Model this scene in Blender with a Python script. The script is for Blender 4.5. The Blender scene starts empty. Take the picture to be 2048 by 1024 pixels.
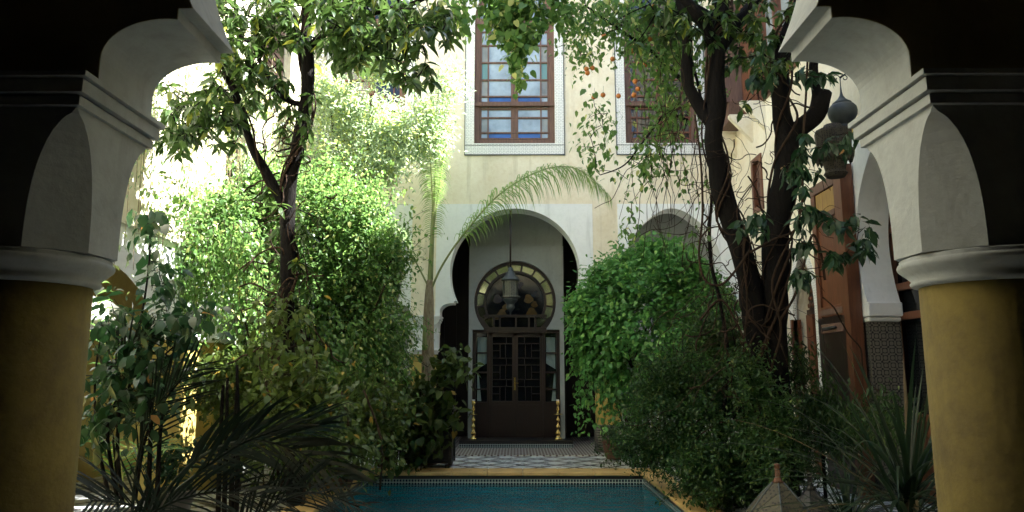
import bpy, bmesh, math, random
import numpy as np
from mathutils import Vector, Matrix, geometry, noise
rnd = random.Random(7); rng = np.random.default_rng(7)
S = bpy.context.scene; C = S.collection
R = math.radians; PI = math.pi
# ------------------------------------------------------------------ camera
FPX, EYE = 1450.0, 1.55
PITCH, YAW = math.atan(230/FPX), math.atan(8/FPX)
cam = bpy.data.cameras.new('camera'); co = bpy.data.objects.new('camera', cam); C.objects.link(co)
cam.sensor_width = 36; cam.lens = 36*FPX/2048; cam.clip_start = .05; cam.clip_end = 500
co.location = (0, 0, EYE); co.rotation_euler = (PI/2+PITCH, 0, YAW); S.camera = co
# ------------------------------------------------------------------ light
SUN_EL, SUN_AZ = R(56), R(78)          # azimuth from +Y towards +X
w = bpy.data.worlds.new('World'); S.world = w; w.use_nodes = True
nt = w.node_tree; sky = nt.nodes.new('ShaderNodeTexSky'); sky.sky_type = 'NISHITA'; sky.sun_disc = False
sky.sun_elevation = SUN_EL; sky.sun_rotation = SUN_AZ; sky.air_density = 1.0; sky.dust_density = 1.5
bg = nt.nodes['Background']; bg.inputs[1].default_value = .055; nt.links.new(sky.outputs[0], bg.inputs[0])
sl = bpy.data.lights.new('sun', 'SUN'); sl.energy = 4.9; sl.angle = R(.53); sl.color = (1, .975, .94)
so = bpy.data.objects.new('sun', sl); C.objects.link(so)
sv = Vector((math.sin(SUN_AZ)*math.cos(SUN_EL), math.cos(SUN_AZ)*math.cos(SUN_EL), math.sin(SUN_EL)))
so.rotation_euler = sv.to_track_quat('Z', 'Y').to_euler(); so.location = sv*30
S.view_settings.view_transform = 'Standard'; S.view_settings.look = 'None'
S.view_settings.exposure = 3.2; S.view_settings.gamma = 1
S.cycles.max_bounces = 8; S.cycles.diffuse_bounces = 4; S.cycles.transparent_max_bounces = 12

def pt(u, v, Y):                       # a pixel of the 2048 px photograph at depth Y
    a = (u-1024)/FPX; b = (512-v)/FPX
    y = math.cos(PITCH)-b*math.sin(PITCH); z = math.sin(PITCH)+b*math.cos(PITCH)
    X = a*math.cos(YAW)-y*math.sin(YAW); Yr = a*math.sin(YAW)+y*math.cos(YAW)
    t = Y/Yr; return Vector((X*t, Y, EYE+z*t))
# ------------------------------------------------------------------ materials
def base_mat(name):
    m = bpy.data.materials.new(name); m.use_nodes = True
    return m, m.node_tree, m.node_tree.nodes['Principled BSDF']
def N(t, k, **kw):
    n = t.nodes.new(k)
    for a, b in kw.items(): setattr(n, a, b)
    return n
def mth(t, op, a, b=None, c=None):
    n = N(t, 'ShaderNodeMath', operation=op)
    for i, x in enumerate((a, b, c)):
        if x is None: continue
        if isinstance(x, (int, float)): n.inputs[i].default_value = x
        else: t.links.new(x, n.inputs[i])
    return n.outputs[0]
def mix(t, f, a, b):
    n = N(t, 'ShaderNodeMix', data_type='RGBA')
    for s, x in ((n.inputs[0], f), (n.inputs[6], a), (n.inputs[7], b)):
        if isinstance(x, (int, float)): s.default_value = x
        elif isinstance(x, tuple): s.default_value = (*x, 1)
        else: t.links.new(x, s)
    return n.outputs[2]
def nz(t, scale, detail=5, rough=.6, vec=None):
    n = N(t, 'ShaderNodeTexNoise'); n.inputs['Scale'].default_value = scale
    n.inputs['Detail'].default_value = detail; n.inputs['Roughness'].default_value = rough
    if vec is None:
        tc = N(t, 'ShaderNodeNewGeometry'); vec = tc.outputs['Position']
    t.links.new(vec, n.inputs['Vector']); return n.outputs[0]
def ramp(t, f, a, b):
    n = N(t, 'ShaderNodeMapRange'); n.inputs[1].default_value = a; n.inputs[2].default_value = b
    t.links.new(f, n.inputs[0]); return n.outputs[0]
def bump(t, p, h, s=.3, d=.01):
    n = N(t, 'ShaderNodeBump'); n.inputs['Strength'].default_value = s; n.inputs['Distance'].default_value = d
    t.links.new(h, n.inputs['Height']); t.links.new(n.outputs[0], p.inputs['Normal'])
def plaster(name, c, c2, sc=1.2, rough=.85, lo=.42, hi=.72, b=.35):
    m, t, p = base_mat(name)
    f = ramp(t, nz(t, sc, 8, .65), lo, hi); g = nz(t, 34, 4); f = mth(t, 'ADD', mth(t, 'MULTIPLY', f, .8), mth(t, 'MULTIPLY', ramp(t, nz(t, 14, 6, .7), .45, .75), .45))
    mp = N(t, 'ShaderNodeMapping'); mp.inputs['Scale'].default_value = (3, 3, .35)
    ge = N(t, 'ShaderNodeNewGeometry'); t.links.new(ge.outputs['Position'], mp.inputs[0])
    st = ramp(t, nz(t, 1.6, 5, .6, mp.outputs[0]), .55, .8)
    col = mix(t, f, c, c2); col = mix(t, mth(t, 'MULTIPLY', st, .65), col, tuple(x*.62 for x in c2))
    t.links.new(col, p.inputs['Base Color']); p.inputs['Roughness'].default_value = rough
    bump(t, p, mth(t, 'ADD', g, mth(t, 'MULTIPLY', nz(t, 6, 3), 2.)), b, .006); return m
def wood(name, c, c2, rough=.5, axis=2, sc=5):
    m, t, p = base_mat(name)
    mp = N(t, 'ShaderNodeMapping'); s = [sc*3]*3; s[axis] = sc*.25; mp.inputs['Scale'].default_value = s
    ge = N(t, 'ShaderNodeNewGeometry'); t.links.new(ge.outputs['Position'], mp.inputs[0])
    g = nz(t, 2.2, 6, .7, mp.outputs[0]); f = ramp(t, g, .3, .7)
    t.links.new(mix(t, f, c, c2), p.inputs['Base Color']); p.inputs['Roughness'].default_value = rough
    bump(t, p, g, .4, .004); return m
def simple(name, c, rough=.5, metal=0, var=.25, sc=8, spec=.5, bs=.15):
    m, t, p = base_mat(name)
    g = nz(t, sc, 5)
    t.links.new(mix(t, ramp(t, g, .3, .75), c, tuple(x*(1-var) for x in c)), p.inputs['Base Color'])
    p.inputs['Roughness'].default_value = rough; p.inputs['Metallic'].default_value = metal
    p.inputs['Specular IOR Level'].default_value = spec
    bump(t, p, nz(t, sc*4, 3), bs, .004); return m
def leafmat(name, c, c2, c3=None, tr=.4, rough=.42, f3=.06):
    m, t, p = base_mat(name)
    ge = N(t, 'ShaderNodeNewGeometry'); r = ge.outputs['Random Per Island']
    col = mix(t, r, c, c2)
    col = mix(t, ramp(t, nz(t, 2.3, 3), .4, .7), col, tuple((a*.6+b*.4) for a, b in zip(c, c2)))
    if c3:
        k = mth(t, 'GREATER_THAN', mth(t, 'FRACT', mth(t, 'MULTIPLY', r, 57.3)), 1-f3)
        col = mix(t, k, col, c3)
    t.links.new(col, p.inputs['Base Color']); p.inputs['Roughness'].default_value = rough
    p.inputs['Specular IOR Level'].default_value = .15 if name in ('kentia_leaf', 'strap_leaf') else .35
    tb = N(t, 'ShaderNodeBsdfTranslucent')
    hs = N(t, 'ShaderNodeHueSaturation'); hs.inputs['Value'].default_value = 1.9; hs.inputs['Hue'].default_value = .485
    t.links.new(col, hs.inputs['Color']); t.links.new(hs.outputs[0], tb.inputs[0])
    mx = N(t, 'ShaderNodeMixShader'); mx.inputs[0].default_value = tr
    t.links.new(p.outputs[0], mx.inputs[1]); t.links.new(tb.outputs[0], mx.inputs[2])
    t.links.new(mx.outputs[0], t.nodes['Material Output'].inputs[0]); return m
def zellige(name, light, dark, cell=.075, thr=.12, rough=.3):
    # star-like mosaic from crossed lattices; h runs along the wall (x or y), z up
    m, t, p = base_mat(name)
    ge = N(t, 'ShaderNodeNewGeometry'); sp = N(t, 'ShaderNodeSeparateXYZ'); t.links.new(ge.outputs['Position'], sp.inputs[0])
    h = mth(t, 'ADD', sp.outputs[0], sp.outputs[1]); z = sp.outputs[2]; k = 2*PI/cell
    a = mth(t, 'MULTIPLY', mth(t, 'COSINE', mth(t, 'MULTIPLY', h, k)), mth(t, 'COSINE', mth(t, 'MULTIPLY', z, k)))
    d1 = mth(t, 'COSINE', mth(t, 'MULTIPLY', mth(t, 'ADD', h, z), k*.5)); d2 = mth(t, 'COSINE', mth(t, 'MULTIPLY', mth(t, 'SUBTRACT', h, z), k*.5))
    b = mth(t, 'MULTIPLY', d1, d2)
    e = mth(t, 'ABSOLUTE', mth(t, 'ADD', a, mth(t, 'MULTIPLY', b, 1.3)))
    e = mth(t, 'ADD', e, mth(t, 'MULTIPLY', mth(t, 'SUBTRACT', nz(t, 30, 2), .5), .35))
    f = mth(t, 'LESS_THAN', e, thr)
    t.links.new(mix(t, f, light, dark), p.inputs['Base Color']); p.inputs['Roughness'].default_value = rough
    bump(t, p, f, .2, .003); return m
def mosaic(name, cols, cell=.05, grout=(.5, .5, .45), rough=.25, gw=.12):
    m, t, p = base_mat(name)
    ge = N(t, 'ShaderNodeNewGeometry'); sp = N(t, 'ShaderNodeSeparateXYZ'); t.links.new(ge.outputs['Position'], sp.inputs[0])
    h = mth(t, 'DIVIDE', mth(t, 'ADD', sp.outputs[0], sp.outputs[1]), cell); z = mth(t, 'DIVIDE', mth(t, 'ADD', sp.outputs[2], 5.0), cell)
    ck = mth(t, 'MODULO', mth(t, 'ADD', mth(t, 'ABSOLUTE', mth(t, 'FLOOR', h)), mth(t, 'FLOOR', z)), 2)
    eh = mth(t, 'ABSOLUTE', mth(t, 'SUBTRACT', mth(t, 'FRACT', h), .5)); ez = mth(t, 'ABSOLUTE', mth(t, 'SUBTRACT', mth(t, 'FRACT', z), .5))
    e = mth(t, 'GREATER_THAN', mth(t, 'MAXIMUM', eh, ez), .5-gw)
    t.links.new(mix(t, e, mix(t, ck, cols[0], cols[1]), grout), p.inputs['Base Color']); p.inputs['Roughness'].default_value = rough
    return m
def floor_mat():
    m, t, p = base_mat('marble_lozenges')
    ge = N(t, 'ShaderNodeNewGeometry'); sp = N(t, 'ShaderNodeSeparateXYZ'); t.links.new(ge.outputs['Position'], sp.inputs[0])
    x, y = sp.outputs[0], sp.outputs[1]; s = .40*math.sqrt(2)
    u = mth(t, 'DIVIDE', mth(t, 'ADD', mth(t, 'ADD', x, y), 40.03), s); v = mth(t, 'DIVIDE', mth(t, 'ADD', mth(t, 'SUBTRACT', x, y), 40.1), s)
    eu = mth(t, 'ABSOLUTE', mth(t, 'SUBTRACT', mth(t, 'FRACT', u), .5)); ev = mth(t, 'ABSOLUTE', mth(t, 'SUBTRACT', mth(t, 'FRACT', v), .5))
    e = mth(t, 'MAXIMUM', eu, ev); band = mth(t, 'GREATER_THAN', e, .40)
    # little mosaic squares inside the dark bands
    us = mth(t, 'ABSOLUTE', mth(t, 'SUBTRACT', mth(t, 'FRACT', mth(t, 'MULTIPLY', u, 12)), .5)); vs = mth(t, 'ABSOLUTE', mth(t, 'SUBTRACT', mth(t, 'FRACT', mth(t, 'MULTIPLY', v, 12)), .5))
    gr = mth(t, 'GREATER_THAN', mth(t, 'MAXIMUM', us, vs), .42)
    wn = N(t, 'ShaderNodeTexWhiteNoise', noise_dimensions='2D'); cb = N(t, 'ShaderNodeCombineXYZ')
    t.links.new(mth(t, 'FLOOR', u), cb.inputs[0]); t.links.new(mth(t, 'FLOOR', v), cb.inputs[1]); t.links.new(cb.outputs[0], wn.inputs['Vector'])
    tile = mix(t, wn.outputs[0], (.80, .84, .84), (.70, .74, .75))
    tile = mix(t, ramp(t, nz(t, 2.5, 8, .7), .55, .8), tile, (.45, .48, .47))
    dk = mix(t, ramp(t, nz(t, 3, 4), .35, .65), (.05, .075, .085), (.13, .10, .08)); dk = mix(t, gr, dk, (.12, .12, .11))
    t.links.new(mix(t, band, tile, dk), p.inputs['Base Color'])
    t.links.new(mth(t, 'ADD', mth(t, 'MULTIPLY', nz(t, 5, 4), .35), .12), p.inputs['Roughness'])
    bump(t, p, band, .15, .003); return m
def brick_floor_mat():
    m, t, p = base_mat('brick_paving')
    ge = N(t, 'ShaderNodeNewGeometry'); b = N(t, 'ShaderNodeTexBrick'); mp = N(t, 'ShaderNodeMapping'); mp.inputs['Rotation'].default_value = (0, 0, PI/2)
    t.links.new(ge.outputs['Position'], mp.inputs[0]); t.links.new(mp.outputs[0], b.inputs['Vector'])
    b.inputs['Scale'].default_value = 1; b.inputs['Brick Width'].default_value = .16; b.inputs['Row Height'].default_value = .06; b.inputs['Mortar Size'].default_value = .012
    b.inputs['Color1'].default_value = (.10, .055, .045, 1); b.inputs['Color2'].default_value = (.17, .11, .09, 1); b.inputs['Mortar'].default_value = (.5, .5, .45, 1)
    t.links.new(b.outputs[0], p.inputs['Base Color']); p.inputs['Roughness'].default_value = .45; return m
def water_mat():
    m, t, p = base_mat('pool_water')
    t.nodes.remove(p); gl = N(t, 'ShaderNodeBsdfGlossy'); gl.inputs['Roughness'].default_value = .03
    tr = N(t, 'ShaderNodeBsdfTransparent'); tr.inputs[0].default_value = (.28, .74, .80, 1)
    fr = N(t, 'ShaderNodeFresnel'); fr.inputs[0].default_value = 1.33; mx = N(t, 'ShaderNodeMixShader')
    bp = N(t, 'ShaderNodeBump'); bp.inputs['Strength'].default_value = .8; bp.inputs['Distance'].default_value = .10
    t.links.new(mth(t, 'ADD', nz(t, 5, 3), mth(t, 'MULTIPLY', nz(t, 1.7, 2), 1.5)), bp.inputs['Height'])
    t.links.new(bp.outputs[0], gl.inputs['Normal']); t.links.new(bp.outputs[0], fr.inputs['Normal'])
    t.links.new(fr.outputs[0], mx.inputs[0]); t.links.new(tr.outputs[0], mx.inputs[1]); t.links.new(gl.outputs[0], mx.inputs[2])
    t.links.new(mx.outputs[0], t.nodes['Material Output'].inputs[0]); return m
def bark(name, c, c2):
    m, t, p = base_mat(name)
    mp = N(t, 'ShaderNodeMapping'); mp.inputs['Scale'].default_value = (1, 1, .3)
    ge = N(t, 'ShaderNodeNewGeometry'); t.links.new(ge.outputs['Position'], mp.inputs[0])
    g = nz(t, 28, 7, .7, mp.outputs[0]); t.links.new(mix(t, ramp(t, g, .35, .7), c, c2), p.inputs['Base Color'])
    p.inputs['Roughness'].default_value = .9; p.inputs['Specular IOR Level'].default_value = .15
    bump(t, p, g, 1, .03); return m
def pierced(name, c, cell=.02, metal=.7, rough=.45):
    # hammered openwork metal: dark perforations between bright bars
    m, t, p = base_mat(name)
    v = N(t, 'ShaderNodeTexVoronoi', feature='F1'); v.inputs['Scale'].default_value = 1/cell; v.inputs['Randomness'].default_value = .35
    ge = N(t, 'ShaderNodeNewGeometry'); t.links.new(ge.outputs['Position'], v.inputs['Vector'])
    f = mth(t, 'LESS_THAN', v.outputs['Distance'], .36)
    t.links.new(mix(t, f, c, (.004, .004, .004)), p.inputs['Base Color']); p.inputs['Metallic'].default_value = metal; p.inputs['Roughness'].default_value = rough
    bump(t, p, f, .5, .003); return m

M = dict(
 shadewhite=plaster('shade_toned_limewash', (.31, .335, .335), (.21, .23, .22), 2.0, lo=.42, hi=.75, b=.4),  # white limewash with the near arch's shade put into its colour
 white=plaster('white_limewash', (.84, .87, .87), (.70, .74, .73), 1.6, lo=.5, hi=.85, b=.2),
 cream=plaster('cream_tadelakt', (.86, .81, .66), (.68, .59, .41), .7, lo=.40, hi=.72),
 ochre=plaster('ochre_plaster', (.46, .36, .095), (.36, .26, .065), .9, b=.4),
 shadeochre=plaster('shade_toned_ochre_plaster', (.165, .125, .021), (.08, .058, .012), 2.2, lo=.4, hi=.68, b=.6),  # same ochre plaster, darkened to paint in shade on the near columns
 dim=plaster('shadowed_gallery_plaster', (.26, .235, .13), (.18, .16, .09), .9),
 grey=plaster('niche_and_shade_plaster', (.38, .41, .40), (.30, .32, .30), .8),  # grey niches; on the white door wall this grey paints in the shade
 redwood=wood('red_cedar', (.19, .068, .030), (.075, .028, .015), .45),
 oldwood=wood('weathered_cedar', (.19, .105, .075), (.085, .05, .038), .7),
 darkwood=wood('dark_walnut', (.026, .010, .006), (.010, .005, .004), .4),
 blackwood=wood('blackened_wood', (.022, .017, .014), (.009, .008, .007), .5, 0),
 panelgold=wood('painted_panel', (.42, .27, .07), (.2, .11, .04), .6),
 tile=zellige('white_black_zellige', (.78, .79, .76), (.05, .07, .08), .075, .17),
 tiledark=zellige('dark_zellige', (.19, .18, .15), (.02, .02, .02), .09, .42),
 strip=mosaic('pool_mosaic', ((.02, .03, .05), (.03, .06, .07)), .045, (.40, .46, .42)),
 pool=mosaic('pool_basin_mosaic', ((.02, .36, .42), (.04, .44, .48)), .03, (.08, .45, .48)),
 coping=simple('sandstone_coping', (.62, .42, .16), .6, 0, .35, 3),
 floor=floor_mat(), brick=brick_floor_mat(), water=water_mat(),
 darkfloor=simple('gallery_floor', (.22, .18, .14), .35, 0, .4, 2),
 iron=simple('dark_iron', (.03, .03, .03), .5, .6), lead=simple('weathered_metal', (.07, .085, .09), .55, .35, .4, 9),
 brass=simple('polished_brass', (.72, .52, .18), .22, 1, .2), lantern=pierced('pierced_lantern_metal', (.16, .165, .15)),
 lantern2=pierced('floor_lantern_metal', (.05, .044, .022), .03, .1, .7), carved=pierced('carved_corbel', (.055, .047, .035), .022, 0, .8),
 silver=simple('silver_handle', (.7, .7, .7), .2, 1), curtain=simple('pale_curtain', (.28, .36, .34), .85),
 glass=simple('window_glass', (.47, .55, .56), .06, .25, .55, 2.6, .8, 0), blue=simple('blue_glass', (.03, .12, .40), .07, .1, .55, 2.6, .8, 0),
 tan=simple('amber_glass', (.36, .36, .30), .08, .1, .55, 2.6, .8, 0), green=simple('green_glass', (.16, .30, .26), .08, .1, .1, 2, .8, 0),
 dglass=simple('dark_glass', (.010, .012, .014), .06, 0, .1, 2, .8, 0), mirror=simple('fanlight_glass', (.20, .23, .15), .07, .85, .2, 2, .8, .02),
 stain=simple('stained_amber', (.10, .055, .010), .2, 0, .5, 14), stainb=simple('stained_blue', (.008, .012, .03), .15),
 terra=simple('terracotta', (.13, .06, .035), .8, 0, .4), pot=simple('dark_glazed_pot', (.03, .028, .025), .35),
 orange=simple('orange_peel', (.50, .17, .03), .45, 0, .2, 20), canvas=simple('white_canvas', (.8, .8, .78), .85), under=simple('maroon_lining', (.14, .04, .035), .8),
 bark=bark('dark_bark', (.006, .0048, .004), (.0022, .0018, .0015)), bark2=bark('vine_bark', (.045, .027, .017), (.018, .012, .008)), palmbark=bark('palm_trunk', (.36, .30, .20), (.17, .13, .085)),
 rach=simple('palm_rachis', (.20, .24, .08), .5),
 l_mag=leafmat('magnolia_leaf', (.020, .050, .012), (.050, .095, .022), (.16, .20, .03), .32, .33, .05),
 l_vine=leafmat('climber_leaf', (.04, .115, .03), (.13, .23, .055), (.34, .38, .14), .45, .45, .06),
 l_ivy=leafmat('mound_leaf', (.055, .17, .045), (.11, .28, .07), (.20, .38, .10), .35, .42, .12),
 l_fine=leafmat('jasmine_leaf', (.014, .045, .012), (.038, .085, .018), (.08, .12, .03), .4, .45, .08),
 l_grey=leafmat('olive_leaf', (.18, .27, .17), (.32, .40, .24), (.38, .46, .14), .45, .5, .2),
 l_palm=leafmat('feather_palm_leaf', (.10, .20, .05), (.20, .31, .09), None, .45, .4),
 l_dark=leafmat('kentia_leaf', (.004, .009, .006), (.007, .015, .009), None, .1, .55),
 l_strap=leafmat('strap_leaf', (.005, .014, .007), (.014, .030, .012), (.07, .05, .02), .3, .35, .05),
 l_broad=leafmat('broad_leaf', (.008, .030, .013), (.020, .055, .020), (.24, .13, .03), .3, .38, .012),
 l_yel=leafmat('yellowgreen_leaf', (.028, .055, .012), (.075, .11, .022), (.24, .17, .03), .4, .4, .02),
)
# ------------------------------------------------------------------ mesh building
class MB:
    def __init__(s): s.v = []; s.f = []; s.sm = []; s.mi = []
    def add(s, vs, fs, smooth=False, mi=0):
        o = len(s.v); s.v += [tuple(x) for x in vs]
        for f in fs: s.f.append([i+o for i in f]); s.sm.append(smooth); s.mi.append(mi)
        return s
    def box(s, x0, y0, z0, x1, y1, z1, mi=0):
        v = [(x, y, z) for z in (z0, z1) for y in (y0, y1) for x in (x0, x1)]
        return s.add(v, [(0, 2, 3, 1), (4, 5, 7, 6), (0, 1, 5, 4), (2, 6, 7, 3), (0, 4, 6, 2), (1, 3, 7, 5)], False, mi)
    def tube(s, pts, rad, n=8, mi=0, jit=0):
        pts = [Vector(p) for p in pts]; k = len(pts)
        if not hasattr(rad, '__len__'): rad = [rad]*k
        t0 = (pts[1]-pts[0]).normalized(); nrm = t0.orthogonal().normalized(); vs = []
        for i in range(k):
            t = (pts[min(i+1, k-1)]-pts[max(i-1, 0)]).normalized()
            nrm = (nrm-t*nrm.dot(t)).normalized(); b = t.cross(nrm)
            for j in range(n):
                a = 2*PI*j/n; r = rad[i]*(1+(jit*noise.noise(pts[i]*3+Vector((math.cos(a)*1.3, math.sin(a)*1.3, j*.1))) if jit else 0))
                vs.append(pts[i]+(nrm*math.cos(a)+b*math.sin(a))*r)
        fs = [(i*n+j, i*n+(j+1) % n, (i+1)*n+(j+1) % n, (i+1)*n+j) for i in range(k-1) for j in range(n)]
        fs += [tuple(range(n-1, -1, -1)), tuple((k-1)*n+j for j in range(n))]
        return s.add(vs, fs, True, mi)
    def lathe(s, prof, c=(0, 0, 0), n=32, mi=0, smooth=True):
        vs = [(c[0]+r*math.cos(2*PI*j/n), c[1]+r*math.sin(2*PI*j/n), c[2]+z) for r, z in prof for j in range(n)]; k = len(prof)
        fs = [(i*n+j, i*n+(j+1) % n, (i+1)*n+(j+1) % n, (i+1)*n+j) for i in range(k-1) for j in range(n)]
        fs += [tuple(range(n-1, -1, -1)), tuple((k-1)*n+j for j in range(n))]
        return s.add(vs, fs, smooth, mi)
    def prism(s, outer, holes, a0, a1, axis='y', mf=0, mb=0, ms=0, hs=None):
        # outer/holes: 2D (h, z); extruded from a0 to a1 along axis
        P = (lambda h, a, z: (h, a, z)) if axis == 'y' else (lambda h, a, z: (a, h, z)) if axis == 'x' else (lambda h, a, z: (h, z, a))
        loops = [outer]+list(holes or [])
        tri = geometry.tessellate_polygon([[Vector((p[0], p[1], 0)) for p in l] for l in loops])
        flat = [p for l in loops for p in l]
        s.add([P(h, a0, z) for h, z in flat], tri, False, mf); s.add([P(h, a1, z) for h, z in flat], tri, False, mb)
        for li, l in enumerate(loops):
            n = len(l); sm = False
            for i in range(n):
                h0, z0 = l[i]; h1, z1 = l[(i+1) % n]
                s.add([P(h0, a0, z0), P(h1, a0, z1), P(h1, a1, z1), P(h0, a1, z0)], [(0, 1, 2, 3)], sm, (hs if (hs is not None and li > 0) else ms))
        return s
    def build(s, name, mats, parent=None, weld=False, bevel=0):
        me = bpy.data.meshes.new(name); me.from_pydata(s.v, [], s.f)
        mats = mats if isinstance(mats, (list, tuple)) else [mats]
        for m in mats: me.materials.append(M[m] if isinstance(m, str) else m)
        me.polygons.foreach_set('use_smooth', s.sm); me.polygons.foreach_set('material_index', s.mi)
        if weld or bevel:
            bm = bmesh.new(); bm.from_mesh(me); bmesh.ops.remove_doubles(bm, verts=bm.verts, dist=1e-4); bmesh.ops.recalc_face_normals(bm, faces=bm.faces); bm.to_mesh(me); bm.free()
        me.update(); o = bpy.data.objects.new(name, me); C.objects.link(o)
        if bevel:
            b = o.modifiers.new('bevel', 'BEVEL'); b.width = bevel; b.segments = 2; b.limit_method = 'ANGLE'; b.angle_limit = R(40)
        if parent is not None: child(o, parent)
        return o
def child(o, p):
    o.parent = p
    if p.type == 'EMPTY': o.matrix_parent_inverse = Matrix.Translation(-p.location)
def thing(name, label, cat, loc=(0, 0, 0), group=None):
    o = bpy.data.objects.new(name, None); C.objects.link(o); o.location = loc; o.empty_display_size = .2
    return tag(o, label, cat, group)
def tag(o, label, cat, group=None):
    o['label'] = label; o['category'] = cat
    if group: o['group'] = group
    return o
def struct(o, k='structure'): o['kind'] = k; return o
def smooth_path(pts, k=5):
    pts = [Vector(p) for p in pts]; out = []
    for i in range(len(pts)-1):
        p0, p1, p2, p3 = pts[max(i-1, 0)], pts[i], pts[i+1], pts[min(i+2, len(pts)-1)]
        for j in range(k):
            t = j/k; out.append(.5*((2*p1)+(p2-p0)*t+(2*p0-5*p1+4*p2-p3)*t*t+(3*p1-p0-3*p2+p3)*t**3))
    out.append(pts[-1]); return out
def lerp_list(a, n): 
    x = np.linspace(0, len(a)-1, n); return list(np.interp(x, range(len(a)), a))
# ---- leaves
T_SMALL = (np.array([(0, 0, 0), (.45, .5, .12), (1, 0, -.05), (.45, -.5, .12)]), [(0, 1, 2), (0, 2, 3)])
T_BIG = (np.array([(0, 0, 0), (.3, .42, .05), (.33, 0, 0), (.3, -.42, .05), (.66, .36, -.03), (.68, 0, -.07), (.66, -.36, -.03), (1, 0, -.22)]),
         [(0, 2, 1), (0, 3, 2), (1, 2, 5, 4), (2, 3, 6, 5), (4, 5, 7), (5, 6, 7)])
T_HEART = (np.array([(0, 0, 0), (-.08, .3, .06), (.25, .52, .05), (.4, 0, 0), (.25, -.52, .05), (-.08, -.3, .06), (.65, .33, 0), (.65, -.33, 0), (1, 0, -.12)]),
           [(0, 3, 2, 1), (0, 5, 4, 3), (2, 3, 8, 6), (3, 4, 7, 8)])
def norm(a): return a/np.maximum(np.linalg.norm(a, axis=1, keepdims=True), 1e-9)
class LV:
    def __init__(s): s.P = []; s.D = []; s.U = []; s.L = []; s.W = []
    def add(s, P, D, U, L, W):
        s.P.append(np.atleast_2d(P)); s.D.append(np.atleast_2d(D)); s.U.append(np.atleast_2d(U))
        n = len(s.P[-1]); s.L.append(np.broadcast_to(L, n)); s.W.append(np.broadcast_to(W, n))
    def build(s, name, mat, parent, T=T_SMALL):
        P = np.concatenate(s.P); D = norm(np.concatenate(s.D)); U = np.concatenate(s.U); L = np.concatenate(s.L)[:, None, None]; W = np.concatenate(s.W)[:, None, None]
        Sx = norm(np.cross(U, D)); U = np.cross(D, Sx); tv, tf = T; n = len(P)
        V = P[:, None, :]+D[:, None, :]*tv[None, :, 0:1]*L+Sx[:, None, :]*tv[None, :, 1:2]*W+U[:, None, :]*tv[None, :, 2:3]*L
        V = V.reshape(-1, 3); k = len(tv); li = np.concatenate([np.array(f) for f in tf]); sizes = np.array([len(f) for f in tf])
        LI = (li[None, :]+(np.arange(n)*k)[:, None]).ravel(); SZ = np.tile(sizes, n); ST = np.concatenate([[0], np.cumsum(SZ)[:-1]])
        me = bpy.data.meshes.new(name); me.vertices.add(len(V)); me.vertices.foreach_set('co', V.ravel().astype(np.float32))
        me.loops.add(len(LI)); me.loops.foreach_set('vertex_index', LI.astype(np.int32))
        me.polygons.add(len(SZ)); me.polygons.foreach_set('loop_start', ST.astype(np.int32)); me.polygons.foreach_set('loop_total', SZ.astype(np.int32))
        me.update(calc_edges=True); me.polygons.foreach_set('use_smooth', np.ones(len(SZ), bool)); me.materials.append(M[mat])
        o = bpy.data.objects.new(name, me); C.objects.link(o)
        if parent is not None: child(o, parent)
        return o
def rdir(n): return norm(rng.normal(size=(n, 3)))
def cloud(lv, centres, per, spread, L, asp=.55, droop=.5, out=None, ctr=None, jl=.3):
    # leaves scattered about the cluster centres, pointing outward and down
    c = np.repeat(np.array(centres), per, axis=0); n = len(c)
    P = c+rng.normal(size=(n, 3))*spread
    D = rdir(n)*.8; D[:, 2] -= droop
    if ctr is not None: D += norm(P-np.array(ctr))*.7
    U = rdir(n)*.55+np.array([0, 0, 1.])
    if ctr is not None: U += norm(P-np.array(ctr))*.9
    l = L*(1+jl*rng.normal(size=n)).clip(.4, 1.8); lv.add(P, D, U, l, l*asp)
GAPF = [0.0, -9]
def ell_pts(c, r, n, shell=.6, zmin=-9, keep=None):
    out = []
    while len(out) < n:
        d = Vector((rnd.gauss(0, 1), rnd.gauss(0, 1), rnd.gauss(0, 1))).normalized(); t = shell+(1-shell)*rnd.random()
        nn = 1+.16*noise.noise(d*2.3+Vector(c))+.10*noise.noise(d*5.5+Vector(c))
        p = Vector((c[0]+d.x*r[0]*t*nn, c[1]+d.y*r[1]*t*nn, c[2]+d.z*r[2]*t*nn))
        if p.z < zmin or (keep and not keep(p)): continue
        p_ = Vector(p)
        if noise.noise(p_*1.1+Vector((3, 1, 7))) < GAPF[1] and rnd.random() < .9: continue
        if noise.noise(p*1.9)+.5*noise.noise(p*4.3) < 0.0 and rnd.random() < .88: continue
        out.append(tuple(p))
    return out
def blob(u, v, Y, ru, rv, ry): p = pt(u, v, Y); s = Y/FPX; return (tuple(p), (ru*s, ry, rv*s))
def twigs(mb, nodes, targets, r=.008, sag=.05):
    nodes = [Vector(p) for p in nodes]
    targets = sorted([Vector(t) for t in targets], key=lambda q: min((q-p).length for p in nodes[:400]))
    for q in targets:
        p = min(nodes, key=lambda a: (a-q).length); d = (p-q).length
        if d < .02: continue
        m = (p+q)/2+Vector((rnd.uniform(-1, 1), rnd.uniform(-1, 1), rnd.uniform(-.5, 1)))*d*.14
        path = smooth_path([p, m, q], 3); mb.tube(path, lerp_list([r*(1+.6*d), r*.45], len(path)), 5); nodes += [m, q]
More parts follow.
